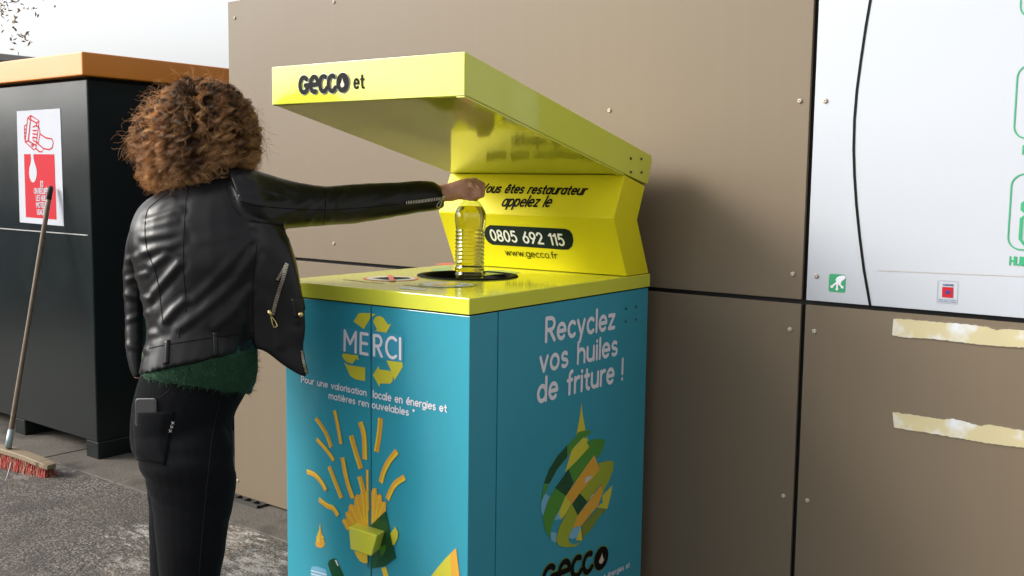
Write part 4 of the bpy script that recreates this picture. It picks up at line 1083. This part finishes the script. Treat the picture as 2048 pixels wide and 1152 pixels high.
LEG_R = [((290, 835), (440, 835), 2.47, .06), ((271, 890), (461, 888), 2.46, .090), ((274, 915), (463, 912), 2.455, .095), ((284, 936), (465, 933), 2.45, .102), ((296, 962), (469, 958), 2.45, .098), ((308, 1010), (463, 1005), 2.45, .090), ((315, 1060), (453, 1052), 2.445, .084), ((319, 1110), (446, 1108), 2.44, .077), ((322, 1152), (438, 1152), 2.44, .071),
         ((327, 1210), (428, 1210), 2.44, .063), ((323, 1290), (428, 1290), 2.46, .060), ((334, 1400), (414, 1400), 2.47, .050), ((346, 1480), (408, 1480), 2.47, .044)]
LEG_L = [((300, 835), (430, 835), 2.56, .05), ((285, 890), (440, 890), 2.58, .085), ((296, 960), (430, 960), 2.59, .085), ((302, 1010), (420, 1010), 2.59, .082), ((303, 1075), (413, 1075), 2.59, .076), ((305, 1152), (404, 1152), 2.59, .068), ((312, 1205), (398, 1205), 2.59, .061), ((308, 1280), (398, 1280), 2.61, .058), ((318, 1370), (388, 1370), 2.62, .049), ((328, 1430), (384, 1430), 2.62, .043)]

def to_px(p):
    c = p-CAM_C; z = c@CAM_F
    return np.array([c@CAM_R/z*FPX+1024, c@CAM_D/z*FPX+576])

# ---- head frame
HCEN = at_depth(432, 268, 2.57)
HFWD = np.array([sin(radians(4)), cos(radians(4)), 0]); HFWD = HFWD*cos(.22)+np.array([0, 0, -sin(.22)])
HRT = np.array([cos(radians(4)), -sin(radians(4)), 0]); HUP = np.cross(HRT, HFWD)
def HP(x, y, z): return HCEN+HRT*x+HFWD*y+HUP*z
def hax(a, b_, c): return [HRT*a, HFWD*b_, HUP*c]

b = bmesh.new()
SH = .93
loft(b, TORSO[1:], shrink=SH); loft(b, SLEEVE_R, shrink=.86); loft(b, SLEEVE_L, shrink=.86); loft(b, HIPS, shrink=.95); loft(b, LEG_R, shrink=.93); loft(b, LEG_L, shrink=.93)
# feet inside the shoes
SHOE = []
for leg, dep in ((LEG_R, 2.47), (LEG_L, 2.62)):
    c = (at_depth(*leg[-1][0], leg[-1][2])+at_depth(*leg[-1][1], leg[-1][2]))/2
    fw = np.array([.05, .998, 0]); SHOE.append((c, fw))
    ball(b, [c[0]+fw[0]*.06, c[1]+fw[1]*.06, .045], [[.036, 0, 0], [0, .115, 0], [0, 0, .035]]); limb(b, [c, [c[0], c[1], .06]], [.034, .034])
# neck and head
limb(b, [at_depth(425, 352, 2.56), HP(0, -.005, -.06)], [.056, .05], 16)
ball(b, HP(0, -.012, .028), hax(.074, .094, .082)); ball(b, HP(0, .012, -.02), hax(.066, .076, .085)); ball(b, HP(0, .034, -.068), hax(.046, .050, .040)); ball(b, HP(0, .062, -.092), hax(.022, .022, .018))
limb(b, [HP(0, .088, .012), HP(0, .108, -.025)], [.009, .013], 10); ball(b, HP(.011, .098, -.030), hax(.009, .010, .008)); ball(b, HP(-.011, .098, -.030), hax(.009, .010, .008))
ball(b, HP(0, .086, -.056), hax(.022, .010, .006)); ball(b, HP(0, .085, -.066), hax(.019, .010, .007))
for s_ in (-1, 1):
    ball(b, HP(s_*.034, .070, .026), hax(.024, .016, .007)); ball(b, HP(s_*.040, .064, -.022), hax(.022, .020, .016))
    ball(b, HP(s_*.076, -.002, -.008), [HRT*.007+HFWD*.004*s_*-1, HFWD*.017, HUP*.029])
# right hand closed over the bottle neck
loft(b, [((868, 372), (872, 405), 2.90, .022), ((885, 369), (888, 403), 2.905, .022), ((900, 365.5), (903, 402.5), 2.915, .026), ((918, 360), (920, 398), 2.925, .033), ((936, 356.5), (936, 391), 2.932, .037), ((948, 361), (947, 384), 2.935, .036)], n=20, sub=3)
FING = [  # near (little finger) to far (index): knuckle, middle joint, end joint, tip, radius
    ((943, 371, 2.901), (957, 377, 2.899), (958, 389, 2.901), (945, 394.5, 2.904), .0092),
    ((948, 366, 2.922), (963, 374.5, 2.921), (961, 391, 2.923), (947, 396.5, 2.926), .0090),
    ((949, 362, 2.944), (964.5, 370, 2.944), (963.5, 390, 2.945), (949, 396, 2.945), .0095),
    ((946, 361, 2.966), (961, 368, 2.967), (962, 386, 2.966), (950, 393, 2.962), .0090)]
for k_, m_, d_, t_, r_ in FING:
    limb(b, [at_depth(*k_), at_depth(*m_), at_depth(*d_), at_depth(*t_)], [r_*1.08, r_*1.03, r_*.95, r_*.80], 12)
limb(b, [at_depth(905, 388, 2.945), at_depth(922, 391, 2.962), at_depth(938, 393, 2.966), at_depth(951, 397, 2.950)], [.015, .0125, .0105, .0085], 12)
ball(b, at_depth(926, 387, 2.905), [EB*.022, VB*.015, [0, 0, .015]]); ball(b, at_depth(948, 384, 2.915), [EB*.012, VB*.016, [0, 0, .014]])
limb(b, [at_depth(929, 393.5, 2.894), at_depth(941, 397.5, 2.898)], [.0075, .0068], 10)
# left hand resting in front of the hip
wl = at_depth(283, 768, 2.62)
ball(b, wl+EB*.03+np.array([0, 0, -.03]), [EB*.026+VB*.01, VB*.018, [0, 0, .045]])
for i_ in range(4):
    p_ = wl+EB*(.015+.017*i_)+VB*.012+np.array([0, 0, -.065]); limb(b, [p_, p_+EB*.012+VB*.008+np.array([0, 0, -.030]), p_+EB*.026+np.array([0, 0, -.052])], [.008, .0075, .0065], 10)
limb(b, [wl+EB*.01+np.array([0, 0, -.02]), wl+EB*.005-VB*.02+np.array([0, 0, -.05]), wl+EB*.02-VB*.025+np.array([0, 0, -.075])], [.011, .0095, .0075], 10)
HCR = [([(926, 394), (936, 391.5), (947, 396)], 2.0, 2.8), ([(949, 370), (956, 379), (955.5, 391)], 1.8, 2.2), ([(946, 366), (950, 372)], 1.4, .9), ([(906, 372), (930, 366)], 4, -1.0), ([(908, 384), (934, 376)], 4, -.8), ([(955, 364), (961, 371), (961, 384)], 1.5, 1.5), ([(888, 374), (894, 386), (890, 398)], 1.5, .5)]
def hand_lines(p, n_):
    if p[1] < 2.05 or p[2] < 1.3: return 0.0
    q = to_px(p); r = 0
    for ln, w, am in HCR:
        best = 1e9
        for i in range(len(ln)-1):
            a0 = np.array(ln[i], float); d = np.array(ln[i+1], float)-a0; t = min(1, max(0, (q-a0)@d/(d@d))); e = q-a0-d*t; best = min(best, e@e)
        r -= am*.0018*math.exp(-best/w/w)
    return r
body, body_t = fuse("body", b, .0026, M_SKIN, person, smooth=2, disp=hand_lines)
for s_ in (-1, 1):
    mb = MB(); c = HP(s_*.032, .078, .008)
    mb.lathe([(.0001, -.012), (.008, -.009), (.0118, 0), (.008, .009), (.0001, .012)], c, HFWD, n=16); e_ = mb.build("eye", M_WHITE, person)
    mb = MB(); mb.lathe([(.0055, .0107), (.0001, .0126)], c, HFWD, n=16); mb.build("iris", mat("iris", (.05, .03, .015, 1), .2), e_)

# ---- leather jacket
CREASE = [  # photo polyline, half width, height in mm of each fold of the leather
 ([(303, 534), (330, 511)], 7, 4), ([(298, 596), (330, 560), (358, 528)], 8, 6), ([(322, 650), (345, 622), (368, 602)], 8, 5.5), ([(360, 656), (419, 610), (475, 560), (508, 505)], 9, 4.5),
 ([(385, 600), (430, 560), (500, 478)], 9, 2.5), ([(292, 441), (362, 420)], 7, 3), ([(290, 457), (352, 440)], 6, 2.5), ([(288, 473), (364, 464)], 8, 3.5), ([(288, 502), (340, 492), (366, 478)], 8, 3.5),
 ([(300, 420), (345, 395)], 7, 2.5), ([(430, 655), (470, 620), (500, 580)], 9, 3), ([(300, 668), (330, 660)], 7, 3.5), ([(400, 480), (450, 470), (500, 450)], 11, 2), ([(520, 520), (545, 600), (560, 690)], 9, 2.5), ([(575, 480), (590, 560), (596, 640)], 8, 2),
 ([(484, 352), (520, 368), (560, 385)], 7, 3), ([(505, 345), (545, 362), (590, 380)], 7, 3), ([(470, 400), (520, 405), (560, 402)], 8, 2.5), ([(540, 440), (580, 425), (620, 400)], 8, 2.5), ([(620, 440), (640, 405), (655, 380)], 6, 3), ([(660, 440), (668, 405), (690, 378)], 6, 2.5), ([(700, 430), (740, 415), (800, 385)], 8, 2),
 ([(256, 560), (292, 548)], 6, 4), ([(254, 590), (296, 600)], 7, 4), ([(256, 640), (292, 628)], 6, 3.5), ([(258, 690), (290, 700)], 7, 3), ([(258, 520), (296, 505)], 7, 3)]
def fold(p, nrm):
    q = to_px(p); r = 0.0
    for ln, w, am in CREASE:
        best = 1e9
        for i in range(len(ln)-1):
            a0 = np.array(ln[i], float); d = np.array(ln[i+1], float)-a0; t = min(1, max(0, (q-a0)@d/(d@d)))
            e = q-a0-d*t; best = min(best, e@e)
        x = sqrt(best)/w
        if x < 4: r += am*.00062*(math.exp(-x*x)-.45*math.exp(-((x-1.7)/.9)**2))
    d = p-HCEN
    return r+mnoise.noise(Vector(d*9))*.0022+mnoise.noise(Vector(d*24))*.0011
b = bmesh.new(); loft(b, TORSO); loft(b, FLAP, pw=2.6); loft(b, SLEEVE_R); loft(b, SLEEVE_L)
limb(b, [at_depth(478, 338, 2.50), at_depth(440, 334, 2.47), at_depth(400, 342, 2.48), at_depth(375, 352, 2.53)], [.013, .016, .016, .012], 12)      # stand-up collar
jacket, jt = fuse("jacket", b, .0052, M_LEATHER, person, smooth=5, disp=fold)

def hit(tree, px, py):
    d = Vector(ray(px, py)); d.normalize()
    l_, n_, i_, t_ = tree.ray_cast(Vector(CAM_C), d)
    if l_ is None:
        return None
    return np.array(l_), np.array(n_)

def track(tree, pts, step=6.0, off=.0):
    """photo polyline dropped on to the real surface"""
    o = []
    for i in range(len(pts)-1):
        p, q = np.array(pts[i], float), np.array(pts[i+1], float); m = max(1, int(np.linalg.norm(q-p)/step))
        for k in range(m+(i == len(pts)-2)):
            h = hit(tree, *(p+(q-p)*k/m))
            if h: o.append(h[0]+h[1]*off)
    return o

def seam(name, tree, pts, r, m, par, off=.0):
    mb = MB()
    pts = smooth_line(pts, 6) if len(pts) > 2 else pts
    s = track(tree, pts, 4.0, off)
    if len(s) > 1: mb.tube(s, r, n=6)
    return mb.build(name, m, par)

def patch(name, tree, quad, nu, nv, off, m, par, bulge=0.0):
    """a piece of cloth lying on the surface: four photo corners, laid on and given thickness"""
    q = [np.array(p, float) for p in quad]; g = []; 
    for j in range(nv+1):
        for i in range(nu+1):
            s, t = i/nu, j/nv
            p = (q[0]*(1-s)+q[1]*s)*(1-t)+(q[3]*(1-s)+q[2]*s)*t
            h = hit(tree, *p)
            if h is None: h = (g[-1][0], g[-1][1]) if g else (at_depth(*p, 2.45), -VB)
            e = min(1, 4*min(s, 1-s, (1-t)*.7))
            g.append((h[0], h[1], off+bulge*e))
    top = [a+n_*o_ for a, n_, o_ in g]; bot = [a-n_*.001 for a, n_, o_ in g]
    n1 = len(top); W = nu+1; fs = []
    for j in range(nv):
        for i in range(nu): fs.append((j*W+i, j*W+i+1, (j+1)*W+i+1, (j+1)*W+i))
    bd = [i for i in range(W)]+[j*W+nu for j in range(1, nv+1)]+[nv*W+i for i in range(nu-1, -1, -1)]+[j*W for j in range(nv-1, 0, -1)]
    fs += [(bd[k], n1+bd[k], n1+bd[(k+1) % len(bd)], bd[(k+1) % len(bd)]) for k in range(len(bd))]
    mb = MB(); mb.add(top+bot, fs, True); return mb.build(name, m, par, fixn=True)

SEAMS = [[(386, 340), (378, 362), (372, 400), (368, 460), (366, 520), (369, 570), (372, 625)], [(372, 370), (345, 382), (312, 404), (294, 424), (290, 465), (295, 502), (309, 538), (317, 572), (322, 610), (326, 646)],
         [(450, 344), (452, 372), (464, 410), (482, 432)], [(514, 490), (507, 554), (505, 616), (508, 672), (511, 694)], [(464, 396), (506, 410), (560, 416), (647, 420), (720, 416), (800, 408)], [(648, 374), (651, 410), (646, 450)],
         [(387, 336), (419, 347), (448, 342)], [(360, 655), (358, 676)]]
for s_ in SEAMS: seam("seam", jt, s_, .0011, M_SEAM, jacket, .0002)
hb = [(298, 697), (331, 690), (419, 676), (470, 670), (508, 665)]
seam("hem_seam", jt, hb, .0014, M_SEAM, jacket, .0004)
patch("belt_loop", jt, [(331, 682), (339, 680), (337, 728), (328, 730)], 2, 10, .0045, M_LEATHER, jacket)
patch("belt_loop", jt, [(426, 665), (435, 664), (436, 712), (427, 713)], 2, 10, .0045, M_LEATHER, jacket)
def zipper(name, pts, par, w=.0042, gold=False, off=.0012):
    s = track(jt, smooth_line(pts, 8), 1.2, off); A = MB(); T_ = MB()
    if len(s) < 4: return
    T_.tube(s, .0052, n=6); T_.build(name+"_tape", M_SEAM, par)
    d0_ = 0
    for i in range(0, len(s)-1, 2):
        t = s[i+1]-s[i]; L_ = np.linalg.norm(t)
        if L_ < 1e-6: continue
        t /= L_; up_ = -VB; sd = np.cross(t, up_); sd /= np.linalg.norm(sd); c = s[i]+up_*.0046
        vs = [c+sd*a*w+t*bb_*.0011+up_*cc*.0012 for a in (-1, 1) for bb_ in (-1, 1) for cc in (-1, 1)]
        A.add(vs, [(0, 1, 3, 2), (4, 6, 7, 5), (0, 4, 5, 1), (2, 3, 7, 6), (0, 2, 6, 4), (1, 5, 7, 3)])
    return A.build(name, M_GOLD if gold else M_ZIP, par)
zipper("pocket_zip", [(573, 528), (567, 552), (559, 578), (551, 604), (545, 630)], jacket)
zipper("pocket_zip", [(572, 527), (563, 545), (553, 562)], jacket, w=.003)
zipper("cuff_zip", [(812, 405), (835, 403), (858, 400), (882, 397)], jacket)
def pull(px, px2, par, m):
    h = hit(jt, *px); h2 = hit(jt, *px2)
    if not h: return
    p = h[0]+h[1]*.007; q = (h2[0] if h2 else at_depth(*px2, np.dot(h[0]-CAM_C, CAM_F)))-VB*.007
    A = MB(); A.tube([p-(q-p)*.6, p], [.0052, .0045], n=8); d = q-p; L_ = np.linalg.norm(d); d /= L_; sd = np.cross(d, VB); sd /= np.linalg.norm(sd)
    lp = [p+d*L_*t+sd*w_ for t, w_ in ((.0, .0012), (.25, .0022), (.55, .0042), (.95, .0046), (1.0, .003), (1.0, -.003), (.95, -.0046), (.55, -.0042), (.25, -.0022), (0, -.0012), (0, .0012))]
    A.tube(lp, .0014, n=6); A.build("zip_pull", m, par)
pull((545, 632), (551, 653), jacket, M_GOLD); pull((881, 399), (874, 414), jacket, M_ZIP)
patch("pocket_flap", jt, [(583, 597), (604, 596), (611, 632), (589, 636)], 5, 8, .004, M_LEATHER, jacket)
h = hit(jt, 600, 629)
if h: mb = MB(); mb.lathe([(.0062, .003), (.0062, .0062), (.004, .0078), (.0001, .0080)], h[0], h[1], n=16); mb.build("snap_button", M_GOLD, jacket)
zipper("front_zip", [(603, 702), (606, 722), (613, 750)], jacket, w=.003)

# ---- black jeans
def denim(p, nrm):
    d = p-np.array([pbase[0], pbase[1], 0]); x = d@EB; z = d[2]; y = d@VB
    r = mnoise.noise(Vector((x*9, y*9, z*26)))*.0022
    for zc, am, wd in ((.755, .006, .012), (.66, .005, .010), (.71, .003, .010)):
        r -= am*math.exp(-((z-zc-.10*x-.02*mnoise.noise(Vector((x*12, y*12, zc))))/wd)**2)*max(.12, 1/(1+math.exp((x+.05)*45)))
    return r
b = bmesh.new(); loft(b, HIPS); loft(b, LEG_R); loft(b, LEG_L)
jeans, jnt = fuse("jeans", b, .0052, M_JEANS, person, smooth=4, disp=denim)
ph = hit(jnt, 292, 818)
# phone sticking out of the back pocket
_pa = hit(jnt, 291, 800)[0]; _pb = hit(jnt, 291, 872)[0]; hn = ph[1].copy(); _u = (_pa-_pb)/np.linalg.norm(_pa-_pb); hn = hn-_u*(hn@_u); hn /= np.linalg.norm(hn)
side = np.cross(_u, hn); side /= np.linalg.norm(side); upv = np.cross(hn, side)
pw_ = .0300
ptop = hit(jnt, 291, 800); pc_ = (ptop[0] if ptop else ph[0])+hn*.0008+side*(.003 if side@EB > 0 else -.003)
phone = thing("phone", "dark phone sticking out of the back pocket of the black jeans", "phone", tuple(pc_))
def PHF(x, y, z): return pc_+side*x+hn*y+upv*z
def rr2(x, z0, z1, r, n=6):
    o = []
    for cx, cz, a0 in ((x-r, z1-r, 0), (-x+r, z1-r, 90), (-x+r, z0+r, 180), (x-r, z0+r, 270)): o += [(cx+r*cos(radians(a0+90*k/n)), cz+r*sin(radians(a0+90*k/n))) for k in range(n+1)]
    return o
mb = MB(); mb.prism(rr2(pw_, -.062, .004, .009), lambda x, z: PHF(x, -.004, z), lambda x, z: PHF(x, .0035, z), bev=.0012, seg=2); mb.build("frame", mat("phone_frame", (.05, .05, .055, 1), .35, metal=.5), phone, fixn=True)
mb = MB(); mb.prism(rr2(pw_-.0025, -.060, .0016, .008), lambda x, z: PHF(x, .003, z), lambda x, z: PHF(x, .0045, z), bev=.0005, seg=1); mb.build("back_glass", mat("phone_back", (.006, .006, .007, 1), .45, spec=.25), phone, fixn=True)
pk = patch("back_pocket", jnt, [(266, 826), (349, 823), (330, 930), (272, 915)], 14, 16, .0025, M_JEANS, jeans, bulge=.0058)
M_STITCH = mat("white_stitch", (.6, .58, .54, 1), .7); M_DST = mat("black_stitch", (.013, .013, .014, 1), .9, spec=.2)
pkt = BVHTree.FromPolygons([Vector(np.array(v.co)+base_of(pk)) for v in pk.data.vertices], [tuple(f.vertices) for f in pk.data.polygons])
for cx, cy in ((346, 846), (343.5, 854), (341, 862)):
    mb = MB()
    for dx in (-1, 1):
        h0 = hit(pkt, cx-3*dx, cy-2.6) or hit(jnt, cx-3*dx, cy-2.6); h1 = hit(pkt, cx+3*dx, cy+2.6) or hit(jnt, cx+3*dx, cy+2.6)
        mb.tube([h0[0]+h0[1]*.0012, h1[0]+h1[1]*.0012], .0008, n=5)
    mb.build("cross_stitch", M_STITCH, jeans)
seam("side_seam", jnt, [(440, 800), (425, 870), (415, 960), (405, 1060), (398, 1150)], .0010, M_DST, jeans)
seam("yoke_seam", jnt, [(300, 800), (325, 792), (342, 776), (352, 762)], .0010, M_DST, jeans)
for (c, fw), dep in zip(SHOE, (0, 1)):
    b = bmesh.new(); ball(b, [c[0]+fw[0]*.055, c[1]+fw[1]*.055, .042], [[.046, 0, 0], [0, .135, 0], [0, 0, .046]]); limb(b, [[c[0], c[1], .10], [c[0], c[1], .05]], [.045, .048], 16)
    for v in b.verts: v.co.z = max(v.co.z, .001)
    sh_, _ = fuse("shoe", b, .006, M_BLACK, person, smooth=4)

# ---- mohair sweater under the jacket, with loose fibres
b = bmesh.new(); loft(b, [((294, 700), (512, 672), 2.51, .130), ((293, 735), (511, 715), 2.51, .133), ((291, 752), (508, 755), 2.51, .134), ((297, 760), (497, 788), 2.51, .134)])
sweater, swt = fuse("sweater", b, .005, M_KNIT, person, smooth=2, disp=lambda p, n_: mnoise.noise(Vector(p*45))*.003)
def fibres(tree, quad_pts, n, L_, r, seed):
    rr = random.Random(seed); mb = MB()
    for _ in range(n):
        h = hit(tree, rr.uniform(*quad_pts[0]), rr.uniform(*quad_pts[1]))
        if not h: continue
        hj = hit(jt, *to_px(h[0]))
        if hj and np.linalg.norm(hj[0]-CAM_C) < np.linalg.norm(h[0]-CAM_C)+.01: continue
        d = h[1]+np.array([rr.gauss(0, .5) for _ in range(3)])+np.array([0, 0, -.5]); d /= np.linalg.norm(d); l_ = L_*rr.uniform(.5, 1.3)
        k = np.array([rr.gauss(0, .3) for _ in range(3)])*l_
        mb.tube([h[0]-h[1]*.001, h[0]+d*l_*.5+k*.5, h[0]+d*l_+k], [r, r*.8, r*.4], n=3, caps=False)
    return mb
fb = fibres(swt, ((288, 516), (690, 798)), 4200, .010, .00045, 4)
fz = fb.build("sweater_fuzz", mat("mohair_fibre", (.016, .075, .032, 1), .7, var=.4, vscale=30), sweater)

# ---- curly hair: real ringlets grown from the scalp
def hair():
    rr = np.random.RandomState(12)
    scal_c = HP(0, -.012, .022); SA = np.array([HRT, HFWD, HUP]); SR = np.array([.079, .100, .094])
    hull_c = at_depth(397, 274, 2.545); HZ = .148
    def hull(p):
        """how far out of the bob-shaped outline a point is (1 = on it) and the outward direction"""
        d = p-hull_c; x = d@EB; y = d@VB; z = d[2]
        zc = min(HZ, max(-HZ, z)); rx = .168-.32*zc if zc > 0 else .168-.11*zc
        cx = .055*zc if zc > 0 else .14*zc
        ry = .150-.15*zc
        q = np.array([(x-cx)/rx, (y+.1*zc)/ry, z/HZ])
        n_ = EB*q[0]/rx+VB*q[1]/ry+np.array([0, 0, q[2]/HZ]); n_ /= np.linalg.norm(n_)+1e-9
        return np.linalg.norm(q), n_
    V_ = []; F_ = []; TN = []
    nv = [0]
    def add_hair(path, rad, tint):
        m = len(path); t = np.gradient(path, axis=0); t /= (np.linalg.norm(t, axis=1)[:, None]+1e-9)
        up = np.where(np.abs(t[:, 2:3]) < .9, np.array([[0, 0, 1.0]]), np.array([[1.0, 0, 0]]))
        a = np.cross(t, up); a /= (np.linalg.norm(a, axis=1)[:, None]+1e-9); c = np.cross(t, a)
        rads = rad*np.linspace(1, .45, m)[:, None]
        pts = np.stack([path+rads*(cos(w)*a+sin(w)*c) for w in (0, 2*pi/3, 4*pi/3)], axis=1).reshape(-1, 3)
        i = np.arange(m-1)[:, None]*3; base = nv[0]
        for k in range(3):
            k2 = (k+1) % 3
            F_.append(np.concatenate([i+k, i+k2, i+3+k2, i+3+k], axis=1)+base)
        V_.append(pts); TN.append(np.repeat(tint, 3)); nv[0] += len(pts)
    nlock = 460
    made = 0; tries = 0
    while made < nlock and tries < 20000:
        tries += 1
        d = rr.normal(size=3); d /= np.linalg.norm(d)
        x, y, z = d        # right, forward, up in the head frame
        if y > .42 and z < .62: continue
        if z < -.55: continue
        if abs(x) > .55 and y > .30 and z < .3: continue
        p0 = scal_c+(SA.T@(d*SR)); n_ = SA.T@(d/SR); n_ /= np.linalg.norm(n_)
        L = rr.uniform(.20, .30); 
        if z > .5: L *= 1.05
        step = .0062; m = int(L/step)
        p = p0.copy(); v = n_*1.0+rr.normal(size=3)*.22; v /= np.linalg.norm(v)
        g = rr.uniform(.09, .20)
        lim = .74+.29*((made*.618) % 1.0)**.7
        path = [p.copy()]
        side_pull = -EB*.003
        for s in range(m):
            v = v+np.array([0, 0, -g])+side_pull+rr.normal(size=3)*.035; v /= np.linalg.norm(v)
            p = p+v*step
            rq, nh_ = hull(p)
            if rq > lim:
                p = p-nh_*min(.02, (rq-lim)*.15); o_ = v@nh_
                if o_ > 0: v = v-nh_*o_
            # keep clear of the head
            e = (SA@(p-scal_c))/SR; re = np.linalg.norm(e)
            if re < 1.04: p = scal_c+SA.T@(e*1.04/re*SR)
            # and lie on the shoulders
            near = jt.find_nearest(Vector(p))
            if near[0] is not None and near[3] < .06:
                dd = (Vector(p)-near[0]).dot(near[1])
                if dd < .010: p = p+np.array(near[1])*(.010-dd)
            path.append(p.copy())
        path = np.array(path); made += 1
        # ringlet
        t = np.gradient(path, axis=0); t /= np.linalg.norm(t, axis=1)[:, None]
        ref = np.array([.31, .55, .77]); a = np.cross(t, ref); a /= np.linalg.norm(a, axis=1)[:, None]; c = np.cross(t, a)
        sl = np.arange(len(path))*step
        lam = rr.uniform(.026, .042); ph_ = rr.uniform(0, 2*pi); am = rr.uniform(.007, .0115)
        env = np.clip(sl/.05, 0, 1)
        lock_t = rr.normal()*.30-.03
        nh = rr.randint(18, 26)
        for h_ in range(nh):
            off = rr.normal(size=2)*.0019; dph = rr.normal()*.13; da = rr.uniform(.85, 1.15); frz = rr.normal(size=3)*(.0028 if h_ < nh-3 else .008)
            ang = 2*pi*sl/lam+ph_+dph
            cut = rr.uniform(.82, 1.0); k = max(8, int(len(path)*cut))
            P = path+((env*am*da)*np.cos(ang))[:, None]*a+((env*am*da)*np.sin(ang))[:, None]*c+off[0]*a*(1+env[:, None])+off[1]*c*(1+env[:, None])+frz*(sl/.2)[:, None]**2
            add_hair(P[:k], rr.uniform(.00026, .00042), np.clip(sl[:k]/.24+lock_t+rr.normal()*.08, 0, 1))
    for _ in range(750):      # fly-aways
        d = rr.normal(size=3); d /= np.linalg.norm(d)
        if d[1] > .5 and d[2] < .5: continue
        if d[2] < -.2: d[2] *= -1
        q = hull_c+EB*d[0]*.2+VB*d[1]*.2+np.array([0, 0, d[2]*.2]); 
        for _k in range(30):
            rq, nh_ = hull(q)
            if rq > .97: q = hull_c+(q-hull_c)*.95
        v = nh_+np.array([0, 0, -.35])+rr.normal(size=3)*.6; v /= np.linalg.norm(v)
        path = [q]; 
        for s in range(22):
            v = v+rr.normal(size=3)*.24+np.array([0, 0, -.06]); v /= np.linalg.norm(v); path.append(path[-1]+v*.0027)
        add_hair(np.array(path), .00028, np.full(23, .85))
    V = np.concatenate(V_); F = np.concatenate(F_); T = np.concatenate(TN)
    # scalp under the locks
    b = bmesh.new(); bmesh.ops.create_uvsphere(b, u_segments=40, v_segments=26, radius=1)
    sv = []; keep = []
    for vv in b.verts: sv.append(scal_c+SA.T@(np.array(vv.co)*(SR*1.03)))
    sf = [[v_.index for v_ in f.verts] for f in b.faces if not ((f.calc_center_median().y > .42 and f.calc_center_median().z < .60) or f.calc_center_median().z < -.55)]
    b.free(); n0 = len(V)
    V = np.concatenate([V, np.array(sv)]); T = np.concatenate([T, np.zeros(len(sv))])
    me = bpy.data.meshes.new("hair")
    nf = len(F); loops = np.concatenate([F.ravel()]+[np.array(f)+n0 for f in sf])
    cnt = np.concatenate([np.full(nf, 4), np.array([len(f) for f in sf])])
    V = V-base_of(person)
    me.vertices.add(len(V)); me.vertices.foreach_set("co", V.ravel())
    me.loops.add(len(loops)); me.loops.foreach_set("vertex_index", loops.astype(np.int32))
    me.polygons.add(len(cnt)); st = np.concatenate([[0], np.cumsum(cnt)[:-1]])
    me.polygons.foreach_set("loop_start", st.astype(np.int32))
    me.polygons.foreach_set("use_smooth", np.ones(len(cnt), bool))
    me.update(calc_edges=True)
    at = me.attributes.new("strand", 'FLOAT', 'POINT'); at.data.foreach_set("value", T.astype(np.float32))
    m = bpy.data.materials.new("auburn_hair"); m.use_nodes = True; nt = m.node_tree; p = nt.nodes["Principled BSDF"]
    an = nt.nodes.new("ShaderNodeAttribute"); an.attribute_name = "strand"
    cr = nt.nodes.new("ShaderNodeValToRGB"); e = cr.color_ramp.elements
    e[0].position = .0; e[0].color = (.055, .028, .014, 1); e[1].position = 1.0; e[1].color = (.92, .60, .29, 1)
    k = cr.color_ramp.elements.new(.5); k.color = (.46, .235, .100, 1)
    nt.links.new(an.outputs["Fac"], cr.inputs[0]); nt.links.new(cr.outputs[0], p.inputs["Base Color"])
    p.inputs["Roughness"].default_value = .36; p.inputs["Specular IOR Level"].default_value = .6
    tl = nt.nodes.new("ShaderNodeBsdfTranslucent"); nt.links.new(cr.outputs[0], tl.inputs[0])
    ms = nt.nodes.new("ShaderNodeMixShader"); ms.inputs[0].default_value = .48
    nt.links.new(p.outputs[0], ms.inputs[1]); nt.links.new(tl.outputs[0], ms.inputs[2]); nt.links.new(ms.outputs[0], nt.nodes["Material Output"].inputs[0])
    me.materials.append(m)
    o = bpy.data.objects.new("hair", me); link(o); o.parent = person; BASE[o.name] = base_of(person)
    return o
hair()
